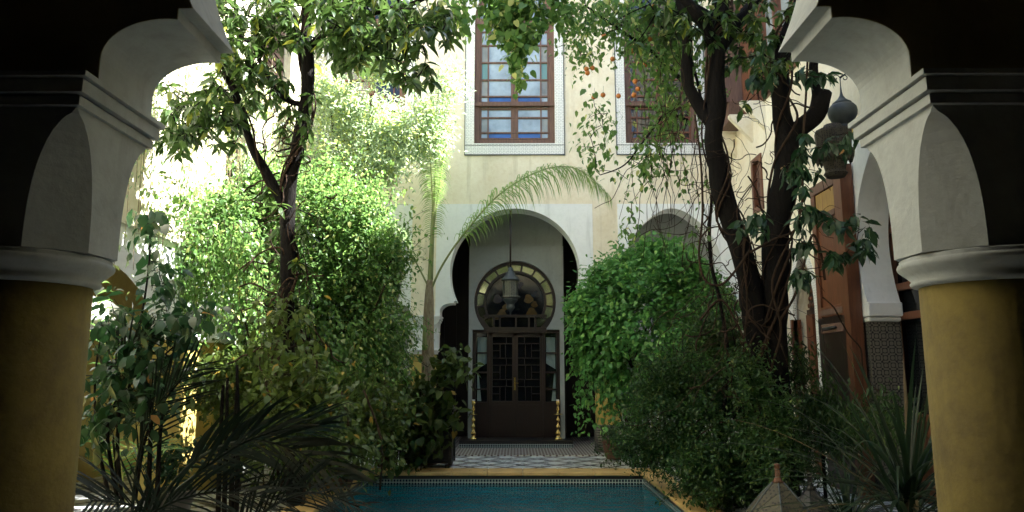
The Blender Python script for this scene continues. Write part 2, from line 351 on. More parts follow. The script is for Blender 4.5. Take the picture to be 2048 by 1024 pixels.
def sprays(lv, mb, cen, ctr, n, ln, L, asp, up=.3, hang=1.0, per=3):
    c0 = Vector(ctr)
    for _ in range(n):
        p = Vector(rnd.choice(cen)); d = (p-c0); d.z += up; d = (d.normalized()+Vector((rnd.uniform(-.5, .5), rnd.uniform(-.5, .5), rnd.uniform(-.2, .5)))).normalized(); P = [p]
        for i in range(6): d = (d+Vector((rnd.uniform(-.15, .15), rnd.uniform(-.15, .15), -.16*hang))).normalized(); P.append(P[-1]+d*ln*rnd.uniform(.6, 1.1)/6)
        mb.tube(P, lerp_list([.005, .002], 7), 4); cloud(lv, [tuple(x) for x in P[1:]], per, .03, L, asp, .5)
def rosette(lv, p, n, L, asp, up=(0, 0, -1), spread=.9):
    a = rng.random()*6.28+np.arange(n)*2.4; D = np.stack([np.cos(a), np.sin(a), np.zeros(n)], 1)*spread+rng.normal(size=(n, 3))*.25
    D += np.array(up)*rng.uniform(.1, 1.1, (n, 1)); D = norm(D)
    P = np.array(p)+rng.normal(size=(n, 3))*.02; l = L*rng.uniform(.65, 1.2, n)
    lv.add(P, D, np.tile([0, 0, 1.], (n, 1))+rng.normal(size=(n, 3))*.35, l, l*asp)
def frond(mb, path, nl, L, wd, droop=.6, spread=.75, r0=.012, taper=True, start=.12, roll=0):
    path = smooth_path(path, 6); k = len(path); mb.tube(path, lerp_list([r0, r0*.8, r0*.5, r0*.2], k), 6, 1)
    P = np.array([tuple(p) for p in path]); seg = np.concatenate([[0], np.cumsum(np.linalg.norm(np.diff(P, axis=0), axis=1))]); tot = seg[-1]
    for i in range(nl):
        t = start+(1-start)*(i+.5)/nl; s = t*tot; p = Vector([np.interp(s, seg, P[:, c]) for c in range(3)]); q = Vector([np.interp(min(s+.02, tot), seg, P[:, c]) for c in range(3)]); q0 = Vector([np.interp(max(s-.02, 0), seg, P[:, c]) for c in range(3)])
        T = (q-q0).normalized(); side = T.cross(Vector((0, 0, 1)))
        if side.length < .1: side = T.cross(Vector((0, -1, .2)))
        side.normalize(); upv = side.cross(T); side = side*math.cos(roll)+upv*math.sin(roll); upv = side.cross(T)
        ln = L*(math.sin(PI*(.12+.80*(t-start)/(1-start)))**.6 if taper else 1)*rnd.uniform(.85, 1.1)
        for sg in (-1, 1):
            sp2 = spread*(.5 if (roll and sg > 0) else 1)
            d = (T*(1-sp2)+side*sg*sp2+upv*rnd.uniform(.0, .35)).normalized(); a = p.copy(); vs = []; K = 4
            wv = d.cross(upv).normalized()
            for j in range(K+1):
                w_ = wd*(math.sin(PI*(.15+.85*j/K))*.5+.02); vs += [a-wv*w_, a+wv*w_]
                d = (d+Vector((rnd.uniform(-.05, .05), rnd.uniform(-.05, .05), -droop/K*(.4+j*.5)))).normalized(); a = a+d*ln/K
            mb.add(vs, [(2*j, 2*j+1, 2*j+3, 2*j+2) for j in range(K)], True, 0)
def strap(mb, base, az, el, L, wd, bend, K=8, mi=0):
    d = Vector((math.cos(az)*math.cos(el), math.sin(az)*math.cos(el), math.sin(el))); side = Vector((-math.sin(az), math.cos(az), 0)); a = Vector(base); vs = []
    for j in range(K+1):
        t = j/K; w_ = wd*.5*(1-t**3)*(.6+.4*min(1, t*4)); n_ = side.cross(d)
        vs += [a-side*w_+n_*w_*.35, a, a+side*w_+n_*w_*.35]; d = (d+Vector((0, 0, -bend*(t+.15)/K*2))).normalized(); a = a+d*L/K
    mb.add(vs, [(3*j+i, 3*j+i+1, 3*j+i+4, 3*j+i+3) for j in range(K) for i in (0, 1)], True, mi)

# ================================================================== GROUND, POOL
AX = -.02
PX0, PX1, PY0, PY1 = -2.23, 1.90, 4.6, 11.25
g = MB()
for a in ((-7, 2.0, PX0-.35, 14.0), (PX1+.35, 2.0, 8, 14.0), (PX0-.35, 2.0, PX1+.35, PY0-.35), (PX0-.35, PY1+.42, PX1+.35, 13.75)):
    g.box(a[0], a[1], -.3, a[2], a[3], 0)
struct(g.build('courtyard_floor', 'floor'))
struct(MB().box(-7, 14.0, -.3, PX0-.35, 19, 0).box(PX1+.35, 14.0, -.3, 8, 19, 0).box(PX0-.35, 13.75, -.3, PX1+.35, 19, .02).build('brick_path', 'brick'))
struct(MB().box(-7, -4, -.3, 8, 2.0, .0).build('gallery_floor', 'darkfloor'))
struct(MB().box(-60, -60, -1.6, 60, 60, -1.5).build('ground', 'darkfloor'))
pb = MB()
pb.box(PX0, PY0, -1.3, PX1, PY1, -1.25, 0)
for a in ((PX0-.1, PY0-.1, PX0, PY1+.1), (PX1, PY0-.1, PX1+.1, PY1+.1), (PX0, PY0-.1, PX1, PY0), (PX0, PY1, PX1, PY1+.1)):
    pb.box(a[0], a[1], -1.3, a[2], a[3], -.16, 0); pb.box(a[0], a[1], -.16, a[2], a[3], -.05, 1)
    pb.box(a[0]-.0, a[1], -.05, a[2], a[3], .0, 2)
struct(pb.build('pool_basin', ['pool', 'strip', 'pot']))
cp = MB()
ol, il = .35, -.03
n1 = 9
for i in range(n1):
    x0 = PX0-ol+(PX1-PX0+2*ol)*i/n1; x1 = PX0-ol+(PX1-PX0+2*ol)*(i+1)/n1-.004
    cp.box(x0, PY1+il, 0.0, x1, PY1+.42, .055); cp.box(x0, PY0-ol, 0.0, x1, PY0-il, .055)
for i in range(12):
    y0 = PY0-il+.004+(PY1-PY0+2*il-.004)*i/12; y1 = PY0-il+(PY1-PY0+2*il-.004)*(i+1)/12-.004
    cp.box(PX0-ol, y0, 0.0, PX0-il, y1, .052); cp.box(PX1+il, y0, 0.0, PX1+ol, y1, .052)
struct(cp.build('pool_coping', 'coping', bevel=.012))
struct(MB().add([(PX0, PY0, -.12), (PX1, PY0, -.12), (PX1, PY1, -.12), (PX0, PY1, -.12)], [(0, 1, 2, 3)]).build('pool_water', 'water'))

# ================================================================== ARCHES
def arch_profile(cx, z0=2.62, half=1.285, zc=3.48, base=1.46, flip=False, seg=30, kz=1.0, keel=.0):
    # right half from bottom to crown, mirrored; lobe, little step, then horseshoe
    k = half/1.285
    pr = [(base*k if k != 1 else base, z0), (1.475*k, z0), (1.475*k, z0+.09*kz)]
    pr = [(1.475*k, z0), (1.475*k, z0+.09*kz)]
    for i in range(1, 13):
        a = PI/2*i/12*1.12; pr.append(((1.475-.20*(1-math.cos(a)) - .035*(i/12)**2)*k, z0+(.09+.155*math.sin(a))*kz))
    tipx = pr[-1][0]; tz = pr[-1][1]
    pr += [(tipx, tz+.045*kz), (tipx-.055*k, tz+.045*kz)]
    xs, zs = pr[-1]
    for i in range(1, 9):
        t = i/8; z = zs+(zc-zs)*t; pr.append((half-(half-xs)*((zc-z)/(zc-zs))**2, z))
    for i in range(1, seg+1):
        a = PI/2*i/seg; pr.append((half*math.cos(a), zc+half*math.sin(a)*(1+keel*math.sin(a)**6)))
    right = [(cx+x, z) for x, z in pr]; left = [(cx-x, z) for x, z in pr[:-1]]
    return right+left[::-1]
def chamfer_block(mb, x0, x1, y0, y1, z0, z1, c=.15, mi=0, n=12):
    # square block whose lower corners are cut back by arched facets (down to the round column)
    def w(z):
        t = (z-z0)/(z1-z0-.02); return 0 if t >= 1 else c*(1-t**2.6)**.55
    zs = [z0+(z1-z0)*i/n for i in range(n+1)]; zs = sorted(set(zs+[z1-.05, z1-.035, z1-.025]))
    rings = []
    for z in zs:
        q = max(w(z), 1e-4); rings.append([(x0+q, y0, z), (x1-q, y0, z), (x1, y0+q, z), (x1, y1-q, z), (x1-q, y1, z), (x0+q, y1, z), (x0, y1-q, z), (x0, y0+q, z)])
    vs = [p for r in rings for p in r]; k = len(rings)
    fs = [(i*8+j, i*8+(j+1) % 8, (i+1)*8+(j+1) % 8, (i+1)*8+j) for i in range(k-1) for j in range(8)]+[tuple(range(7, -1, -1)), tuple((k-1)*8+j for j in range(8))]
    mb.add(vs, fs, False, mi)
def mould(mb, x0, x1, y0, y1, z0, z1, out=.05, mi=0):
    h = z1-z0
    for a, b, o in ((0, .30, .35), (.30, .36, .15), (.36, .78, .7), (.78, .82, .5), (.82, 1, 1)):
        mb.box(x0-out*o, y0-out*o, z0+h*a, x1+out*o, y1+out*o, z0+h*b, mi)
def ring(mb, cx, cy, z0, z1, r, c=.08, mi=0):
    h = z1-z0; mb.lathe([(r, z0), (r+c*.35, z0+h*.06), (r+c*.42, z0+h*.16), (r+c*.3, z0+h*.24), (r+c*.6, z0+h*.42), (r+c*.95, z0+h*.62), (r+c, z0+h*.72), (r+c*.92, z0+h*.82), (r+c*.8, z0+h*.84), (r+c*.86, z0+h*.93), (r+c*.6, z0+h)], (cx, cy, 0), 48, mi)
def pier(parent, cx, y0, y1, colr=.255, hw=.30, colmat='ochre', z_top=2.62, tilebase=True, wm_='white'):
    cy = (y0+y1)/2
    c = MB().lathe([(colr, 0), (colr, .3), (colr*1.004, .9), (colr, 1.89)], (cx, cy, 0), 48).build('column', colmat, parent)
    if tilebase: MB().lathe([(colr+.03, 0), (colr+.03, .5), (colr+.012, .53), (colr, .53)], (cx, cy, 0), 48).build('tile_base', 'tiledark', c)
    m = MB(); ring(m, cx, cy, 1.87, 1.985, colr, .072); m.build('ring_moulding', wm_, c)
    m = MB(); chamfer_block(m, cx-hw, cx+hw, y0, y1, 1.985, 2.50); m.build('capital_block', wm_, c, weld=True, bevel=.005)
    m = MB(); mould(m, cx-hw, cx+hw, y0, y1, 2.50, z_top); m.build('impost_moulding', wm_, c, bevel=.004)
    return c
def rect(x0, z0, x1, z1): return [(x0, z0), (x1, z0), (x1, z1), (x0, z1)]

# ---- near arcade (the gallery the camera stands in)
near = thing('arcade', 'dark shaded gallery arcade framing the view, with lobed white arch between two yellow columns', 'arcade', (0, 2.76, 0))
NY0, NY1 = 2.56, 2.96
AN = -.045
ap = arch_profile(AN, half=1.317)
pan_l, pan_r = AN-1.60, AN+1.60
ZI = 2.62
wm = MB()
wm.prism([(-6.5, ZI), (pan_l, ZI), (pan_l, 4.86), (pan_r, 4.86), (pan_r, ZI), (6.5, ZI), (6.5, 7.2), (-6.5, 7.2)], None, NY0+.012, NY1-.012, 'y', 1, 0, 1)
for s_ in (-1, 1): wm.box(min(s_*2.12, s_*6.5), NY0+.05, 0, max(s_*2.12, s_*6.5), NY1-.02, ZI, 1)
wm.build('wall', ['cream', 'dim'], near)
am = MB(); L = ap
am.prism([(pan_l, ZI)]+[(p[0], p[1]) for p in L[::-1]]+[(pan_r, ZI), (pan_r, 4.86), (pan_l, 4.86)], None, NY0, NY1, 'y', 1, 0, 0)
am.build('arch_panel', ['shadewhite', 'dim'], near, weld=True, bevel=.004)
mm = MB()
for s_ in (-1, 1):
    mould(mm, min(s_*2.1, s_*6.4), max(s_*2.1, s_*6.4), NY0+.0, NY1-.1, 2.50, 2.62, .05)
mm.build('gallery_cornice', 'dim', near)
for s_ in (-1, 1): pier(near, AN+s_*1.85, 2.51, 3.01, colr=.236, colmat='shadeochre', wm_='shadewhite')
rm = MB()
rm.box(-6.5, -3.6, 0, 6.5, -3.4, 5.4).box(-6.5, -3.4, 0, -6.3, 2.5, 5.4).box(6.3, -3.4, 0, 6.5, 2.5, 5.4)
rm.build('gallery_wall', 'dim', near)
MB().box(-6.5, -3.6, 5.4, 6.5, 2.6, 5.6).build('ceiling', 'darkwood', near)
MB().box(-6.5, -3.6, 7.2, 6.5, 2.96, 7.4).build('roof', 'cream', near)

# ---- far facade
FY0, FY1 = 14.2, 14.65
fac = thing('courtyard_facade', 'cream house front closing the courtyard, white horseshoe arches below and tall cedar windows above', 'house front', (0, 14.2, 0))
bays = [(AX, 1.285, 1.0, 3.48, -1.585, 1.53), (3.12, .935, .85, 3.68, 2.03, 4.39), (-3.16, .935, .85, 3.68, -4.6, -2.07)]
win = [(-.027, .825, 'c'), (2.965, .73, 'r'), (-3.0, .73, 'l')]
holes = []
for cx, hf, kz, zc, x0, x1 in bays: holes.append(rect(x0, ZI, x1, 4.86))
def win_outline(cx, hw, z0, zs, grow=0, seg=16):
    o = [(cx-hw-grow, z0-grow), (cx+hw+grow, z0-grow), (cx+hw+grow, zs)]
    for i in range(1, seg):
        a = PI*i/seg; o.append((cx+(hw+grow)*math.cos(a), zs+(hw+grow)*math.sin(a)*1.0))
    o.append((cx-hw-grow, zs)); return o
WZ0, WZS = 6.12, 8.85
wall_out = [(-6.5, ZI), (-4.6, ZI), (-4.6, 4.86), (-2.07, 4.86), (-2.07, ZI), (-1.585, ZI), (-1.585, 4.86), (1.53, 4.86), (1.53, ZI), (2.03, ZI), (2.03, 4.86), (4.39, 4.86), (4.39, ZI), (6.5, ZI), (6.5, 12.6), (-6.5, 12.6)]
fw = MB(); fw.prism(wall_out, [win_outline(cx, hw, WZ0, WZS) for cx, hw, _ in win], FY0+.012, FY1, 'y', 0, 1, 0)
fw.box(-6.5, FY0+.03, 0, -4.6, FY1, ZI).box(4.39, FY0+.03, 0, 6.5, FY1, ZI)
fw.build('wall', ['cream', 'grey'], fac)
for i, (cx, hf, kz, zc, x0, x1) in enumerate(bays):
    L = arch_profile(cx, half=hf, zc=zc, kz=kz, keel=.0 if i == 0 else .16)
    if i: 
        L = [p for p in L]
    m = MB(); m.prism([(x0, ZI)]+L[::-1]+[(x1, ZI), (x1, 4.86), (x0, 4.86)], None, FY0, FY1+.02, 'y', 0, 1, 0)
    m.build('arch_panel', ['white', 'grey'], fac, weld=True)
for cx in (AX-1.80, AX+1.82): pier(fac, cx, 14.17, 14.67)
# blind side bays: plaster niches
m = MB(); m.box(2.05, 15.35, 0, 6.4, 15.5, 5.2).box(2.0, 15.35, 0, 2.049, 18, 5.2); m.build('niche_wall', 'grey', fac); MB().box(-6.4, 15.35, 0, -2.07, 15.5, 5.2).box(-2.069, 15.35, 0, -2.02, 18, 5.2).build('niche_wall', 'grey', fac)
m = MB(); m.box(-6.4, 14.66, 5.2, 6.4, 18.2, 5.3); m.build('gallery_ceiling', 'grey', fac)
m = MB(); m.box(-2.6, 17.6, 0, 2.6, 17.75, 5.2)
for i in range(14): m.box(-2.0+i*.29, 17.55, .1, -2.0+i*.29+.27, 17.6, 4.9)
m.build('back_panelling', 'darkwood', fac)
MB().box(-6.5, 14.2, 12.6, 6.5, 18.2, 12.7).build('roof', 'ochre', fac)
# windows
def window(cx, hw, kind):
    o = MB(); out = win_outline(cx, hw, WZ0, WZS, .20); inn = win_outline(cx, hw, WZ0, WZS, .0)
    # tiled surround: rectangle border with arched inner edge
    rectb = [(cx-hw-.185, WZ0-.24), (cx+hw+.185, WZ0-.24), (cx+hw+.185, 10.3), (cx-hw-.185, 10.3)]
    o.prism(rectb, [inn], FY0-.012, FY0+.008, 'y', 0, 0, 0, 1)
    sr = o.build('window', ['tile', 'white'], fac)
    e = MB()
    x0, x1, z0, z1 = cx-hw-.195, cx+hw+.195, WZ0-.25, 10.3
    e.box(x0, FY0-.02, z0, x1, FY0+.005, z0+.018).box(x0, FY0-.02, z0, x0+.014, FY0+.005, z1).box(x1-.014, FY0-.02, z0, x1, FY0+.005, z1).box(x0, FY0-.017, WZ0-.045, x1, FY0+.005, WZ0-.033)
    e.build('tile_edge', 'lead', sr)
    f = MB(); fd0, fd1 = FY0+.07, FY0+.2
    inn2 = [(cx-hw+.10, WZ0+.10), (cx+hw-.10, WZ0+.10), (cx+hw-.10, WZS)]+[(cx+(hw-.1)*math.cos(PI*i/16), WZS+(hw-.1)*math.sin(PI*i/16)) for i in range(1, 16)]+[(cx-hw+.10, WZS)]
    f.prism(win_outline(cx, hw, WZ0, WZS, -.001), [inn2], fd0, fd1)
    f.box(cx-hw+.0, fd0-.05, 6.93, cx+hw-.0, fd1-.01, 7.0); f.box(cx-hw+.02, fd0-.04, 8.72, cx+hw-.02, fd1-.01, 8.85)
    f.build('frame', 'oldwood', sr)
    b = MB(); gx0, gx1 = cx-hw+.10, cx+hw-.10; sc = (gx1-gx0)/1.45
    bars = [0, .045, .15, .185, .64, .665, .78, .81, 1.265, 1.30, 1.405, 1.45]
    vs_ = [(.0, .045), (.165, .195), (.65, .80), (1.255, 1.285), (1.405, 1.45)]
    def grid(z0, z1, rows, y):
        for a, c_ in vs_: b.box(gx0+a*sc, y, z0, gx0+c_*sc, y+.05, z1)
        for r in rows: b.box(gx0+.01, y-.004, r-.017, gx1-.01, y+.045, r+.017)
    grid(6.22, 6.93, (6.25, 6.38, 6.70, 6.89), fd0+.03); grid(7.0, 8.72, (7.03, 7.16, 7.52, 7.90, 8.28, 8.58, 8.69), fd0+.03)
    b.box(cx-.03, fd0+.03, 8.85, cx+.03, fd0+.08, 9.6)
    b.build('glazing_bars', 'redwood' if kind != 'c' else 'oldwood', sr)
    gl = 'glass' if kind == 'c' else 'dglass'
    panes = {}
    cols = [(0, .17, 'tan'), (.17, .725, gl), (.725, 1.28, gl), (1.28, 1.45, 'tan')]
    for (z0, z1, wide, nar) in ((6.22, 6.38, 'blue', gl), (6.38, 6.70, gl, 'tan'), (6.70, 6.93, gl, gl), (7.0, 7.16, 'blue', gl), (7.16, 7.52, gl, 'tan'), (7.52, 7.90, gl, 'green'), (7.90, 8.28, gl, 'tan'), (8.28, 8.72, gl, gl)):
        for i, (a, c_, k_) in enumerate(cols):
            kk = wide if i in (1, 2) else nar
            if kind != 'c' and kk in ('tan', 'blue', 'green'): kk = 'dglass'
            y = fd0+.055+rnd.uniform(-.003, .003)
            panes.setdefault(kk, MB()).add([(gx0+a*sc, y+rnd.uniform(-.004, .004), z0), (gx0+c_*sc, y, z0), (gx0+c_*sc, y+rnd.uniform(-.004, .004), z1), (gx0+a*sc, y, z1)], [(0, 1, 2, 3)])
    panes[gl].prism([(gx0, 8.85), (gx1, 8.85)]+[(cx+(hw-.1)*math.cos(PI*i/16), WZS+(hw-.1)*math.sin(PI*i/16)) for i in range(1, 16)], None, fd0+.05, fd0+.056)
    for k_, mb in panes.items(): mb.build('pane', k_, sr)
for a in win: window(*a)
# room behind windows so that nothing bright shows through
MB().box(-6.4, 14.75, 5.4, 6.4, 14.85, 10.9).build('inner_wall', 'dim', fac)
# door wall
DY = 15.6
dw = MB()
cz, cr = 3.02, .88
horse = [(-.02+cr*math.cos(a), cz+cr*math.sin(a)) for a in [(-.70+i*(PI+1.40)/40) for i in range(41)]]
opening = [(-.99, .0), (-.925, .0), (-.925, 2.45), (-.70, 2.453)]+horse[::-1][0:0]+[]
outl = [(-1.005, .0), (-.93, .0), (-.93, 2.42), (horse[-1][0], 2.42)]+[p for p in horse[::-1]]+[(horse[0][0], 2.42), (.935, 2.42), (.935, 0), (1.02, 0), (1.02, 4.22), (-1.005, 4.22)]
dw.prism(outl, None, DY-.12, DY+.35, 'y', 0, 0, 0)
dw.box(-1.0, DY-.02, 4.225, 1.015, DY+.3, 5.2)
dwo = dw.build('door_wall', ['grey'], fac, weld=True)
st = MB(); st.box(-1.15, 15.02, .0, 1.15, DY+.5, .10, 0).box(-1.15, 15.015, .1, 1.15, DY+.5, .165, 1); st.box(-1.15, 15.005, .02, 1.15, 15.02, .10, 2)
st.build('door_step', ['tiledark', 'blackwood', 'strip'], fac)
door = MB()
door.box(-.93, DY+.06, .165, -.86, DY+.18, 2.36).box(.865, DY+.06, .165, .935, DY+.18, 2.36)
for x in (-.62, .57): door.box(x, DY+.05, .165, x+.055, DY+.17, 2.36)
door.box(-.93, DY-.0, 2.36, .935, DY+.2, 2.48)
# scalloped brackets over the transom
for s_ in (-1, 1):
    sc = [(AX+s_*x, z) for x, z in ((.55, 2.48), (.93, 2.48), (.93, 2.56), (.89, 2.58), (.885, 2.63), (.84, 2.70), (.76, 2.715), (.70, 2.68), (.62, 2.56))]
    door.prism(sc, None, DY-.02, DY+.05)
door.box(-.70, DY+.05, 2.70, .66, DY+.16, 2.75)
for x in (-.48, -.35, .0, .28, .42): door.box(x-.02, DY+.06, 2.48, x+.02, DY+.15, 2.70)
for s_ in (-1, 1): # lower side panels
    x0, x1 = (-.86, -.62) if s_ < 0 else (.625, .865)
    door.box(x0, DY+.09, .165, x1, DY+.14, .85).box(x0, DY+.08, .83, x1, DY+.16, .90).box(x0, DY+.08, 1.50, x1, DY+.12, 1.54).box(x0, DY+.08, 1.15, x1, DY+.12, 1.18).box(x0, DY+.08, 1.92, x1, DY+.12, 1.95)
d_ = door.build('door', 'darkwood', fac)
for s_ in (-1, 1): # two leaves with geometric fretwork
    x0, x1 = (-.565, -.022) if s_ < 0 else (-.018, .57)
    lf = MB(); lf.box(x0, DY+.08, .17, x1, DY+.14, .92).box(x0, DY+.07, .17, x1, DY+.08, .22)
    lf.box(x0+.07, DY+.06, .28, x1-.07, DY+.08, .84)
    lf.box(x0, DY+.08, .92, x0+.06, DY+.14, 2.36).box(x1-.06, DY+.08, .92, x1, DY+.14, 2.36).box(x0, DY+.08, 2.28, x1, DY+.14, 2.36)
    gx0, gx1 = x0+.06, x1-.06; W_ = gx1-gx0
    for k_ in range(3):
        zb = .92+k_*.455
        for (a, b_, c_, d2) in ((0, .15, .38, .15), (.38, 0, .38, .30), (.38, .30, 1, .30), (0, .45, 1, .45), (.66, .0, .66, .30), (.70, .30, .70, .45), (0, .30, .38, .30)):
            X0 = gx0+(a if s_ < 0 else 1-c_)*W_; X1 = gx0+(c_ if s_ < 0 else 1-a)*W_
            lf.box(X0-.008, DY+.09, zb+b_-.008, X1+.008, DY+.12, zb+d2+.008)
    l_ = lf.build('door_leaf', 'darkwood', d_)
pn = MB(); pn.box(-.86, DY+.15, .17, .865, DY+.16, 2.36); pn.build('door_glass', 'dglass', d_)
# circular fanlight
fl = MB(); n = 40
def annulus(mb, r0, r1, y0, y1, a0=-.70, a1=PI+.70, n=40, mi=0):
    outer = [(AX+r1*math.cos(a0+(a1-a0)*i/n), cz+r1*math.sin(a0+(a1-a0)*i/n)) for i in range(n+1)]; inner = [(AX+r0*math.cos(a0+(a1-a0)*i/n), cz+r0*math.sin(a0+(a1-a0)*i/n)) for i in range(n+1)]
    mb.prism(outer+inner[::-1], None, y0, y1, 'y', mi, mi, mi)
annulus(fl, .82, .885, DY+.0, DY+.10); annulus(fl, .63, .68, DY+.02, DY+.10, -.55, PI+.55)
for i in range(12):
    a = -.50+(PI+1.0)*i/11; c_, s_ = math.cos(a), math.sin(a)
    p = [(AX+r*c_-w_*s_*.018, cz+r*s_+w_*c_*.018) for r, w_ in ((.66, 1), (.84, 1), (.84, -1), (.66, -1))]; fl.prism(p, None, DY+.02, DY+.08)
flo = fl.build('fanlight', 'darkwood', fac)
fg = MB()
for i in range(11):
    a0 = -.50+(PI+1.0)*i/11; a1 = -.50+(PI+1.0)*(i+1)/11; ty = rnd.uniform(-.008, .008)
    q = [(.67, a0), (.83, a0), (.83, (a0+a1)/2), (.83, a1), (.67, a1), (.67, (a0+a1)/2)]
    fg.add([(AX+r*math.cos(a), DY+.07+ty*3*(r*math.cos(a)-.75*math.cos((a0+a1)/2)), cz+r*math.sin(a)) for j, (r, a) in enumerate(q)], [tuple(range(6))])
fg.add([(-.66, DY+.09, 2.50), (-.48, DY+.09, 2.50), (-.50, DY+.09, 2.68), (-.73, DY+.088, 2.68)], [(0, 1, 2, 3)]); fg.add([(.44, DY+.09, 2.50), (.62, DY+.09, 2.50), (.69, DY+.09, 2.68), (.46, DY+.088, 2.68)], [(0, 1, 2, 3)])
fg.build('pane', 'mirror', flo)
bk = MB(); bk.prism(horse, None, DY+.14, DY+.15); bk.build('backing', 'dglass', flo)
sg = MB(); sgb = MB()
for i in range(0):
    a = 2*PI*i/16; t = sg if i % 2 else sgb
    for r_ in (.25, .46):
        t.prism([(AX+(r_+.09*math.cos(b))*math.cos(a+.1*math.sin(b)/r_*2), cz+(r_+.09*math.cos(b))*math.sin(a+.1*math.sin(b)/r_*2)) for b in [2*PI*j/8 for j in range(8)]], None, DY+.10+.005*(i % 2), DY+.12)

for x_, z_, r_, k_ in ((-.30, 2.78, .10, 'stain'), (.34, 2.80, .11, 'stain'), (.27, 3.10, .10, 'stain'), (-.22, 2.92, .07, 'stain'), (.42, 3.2, .08, 'stainb'), (-.40, 3.1, .1, 'stainb'), (.40, 2.98, .07, 'stain'), (.05, 3.40, .1, 'stainb'), (-.42, 2.70, .06, 'stain')):
    MB().prism([(x_+r_*(1+.25*math.sin(3*b+x_*9))*math.cos(b), z_+r_*math.sin(b)) for b in [2*PI*j/14 for j in range(14)]], None, DY+.11, DY+.13).build('stained_pane', k_, flo)
hd = MB(); hd.box(-.045, DY+.04, 1.15, -.005, DY+.06, 1.42).tube([(-.025, DY+.05, 1.30), (-.025, DY-.02, 1.30), (.05, DY-.02, 1.295)], .010, 8); hd.build('handle', 'brass', d_)
# curtains at the side lights
for s_ in (-1, 1):
    x0, x1 = (-.83, -.63) if s_ < 0 else (.645, .845)
    cu = MB(); vs = []; nx, nzz = 16, 20
    for j in range(nzz+1):
        for i in range(nx+1):
            t = j/nzz; u_ = i/nx; z = 2.27-t*(.68 if True else 0)*(1-.18*(1-u_ if s_ > 0 else u_))
            y = DY+.135+.012*math.sin(u_*9+t*6*(1 if s_ < 0 else -1)+2*math.sin(t*5)); vs.append((x0+(x1-x0)*u_, y, z))
    cu.add(vs, [(j*(nx+1)+i, j*(nx+1)+i+1, (j+1)*(nx+1)+i+1, (j+1)*(nx+1)+i) for j in range(nzz) for i in range(nx)], True)
    xe = x0 if s_ < 0 else x1
    vs = [(xe, DY+.13, 1.50), (xe-s_*.03, DY+.12, 1.50), (xe-s_*.09, DY+.13, .92), (xe, DY+.13, .92)]
    cu.add(vs, [(0, 1, 2, 3)])
    o = cu.build('curtain', 'curtain', d_)

# ---- right wing
RX = 4.4
rw = thing('side_wing', 'cream side wing on the right with cedar doors, small grilles and a white horseshoe arch', 'house wing', (RX, 9, 0))
def arch_pts(cy, half, zc, zb, seg=24, keel=.06, inset=.12):
    pr = [(half-inset, zb)]
    for i in range(1, 7):
        t = i/6; pr.append((half-inset*(1-t)**2, zb+(zc-zb)*t))
    for i in range(1, seg+1):
        a = PI/2*i/seg; pr.append((half*math.cos(a), zc+half*math.sin(a)*(1+keel*math.sin(a)**4)))
    return [(cy+x, z) for x, z in pr]+[(cy-x, z) for x, z in pr[:-1]][::-1]
HA = arch_pts(7.95, 1.27, 3.15, 2.40, keel=.10, inset=.16)
TZ = 4.62
out = [(2.96, 0), (6.7, 0), (6.7, TZ), (9.36, TZ), (9.36, 0), (10.61, 0), (10.61, 2.6), (10.75, 3.1), (11.08, 3.36), (11.41, 3.1), (11.53, 2.6), (11.53, 0), (14.2, 0), (14.2, 13.1), (2.96, 13.1)]
m = MB(); m.prism(out, [rect(12.59, 4.42, 13.07, 5.38), rect(11.98, 2.3, 12.5, 3.1), rect(10.7, 6.3, 12.3, 9.0)], RX, RX+.5, 'x', 0, 0, 0); m.build('wall', 'cream', rw)
m = MB(); m.prism([(6.7, 2.4)]+HA[::-1]+[(9.36, 2.4), (9.36, TZ-.002), (6.7, TZ-.002)], None, RX-.012, RX+.40, 'x')
m.build('arch_panel', 'white', rw, weld=True)
MB().box(RX-.02, 9.365, 0, RX+.1, 9.42, TZ+.03).box(RX-.02, 6.6, TZ, RX+.1, 9.42, TZ+.06).build('arch_border', 'ochre', rw)
m = MB(); chy = 9.20
m.box(RX-.02, 9.02, 2.22, RX+.41, 9.36, 2.40).box(RX-.0, 9.06, 2.16, RX+.40, 9.36, 2.22)
m.build('arch_impost', 'white', rw, bevel=.02); MB().box(RX-.02, 6.7, 2.22, RX+.41, 6.86, 2.4).build('arch_impost', 'white', rw, bevel=.02)
for a_ in ((9.10, 9.355), (6.7, 6.8)): MB().box(RX+.01, a_[0], 0, RX+.40, a_[1], 2.16).build('tiled_jamb', 'tiledark', rw)
m = MB(); x = RX+.44
for y in (9.30, 8.55, 7.95, 7.3, 6.7): m.box(x, y-.045, 0, x+.08, y+.045, 4.4)
for z in (2.18, 2.55, .95, 3.3, 3.8): m.box(x-.02, 6.7, z, x+.09, 9.4, z+.09)
m.box(x+.03, 6.7, 0, x+.05, 9.4, .95)
m.build('glazed_screen', 'redwood', rw); MB().box(x+.055, 6.7, .95, x+.06, 9.4, 4.4).build('pane', 'dglass', rw)
MB().box(x+.3, 6.5, 0, x+.4, 9.5, 5).build('inner_wall', 'dim', rw)
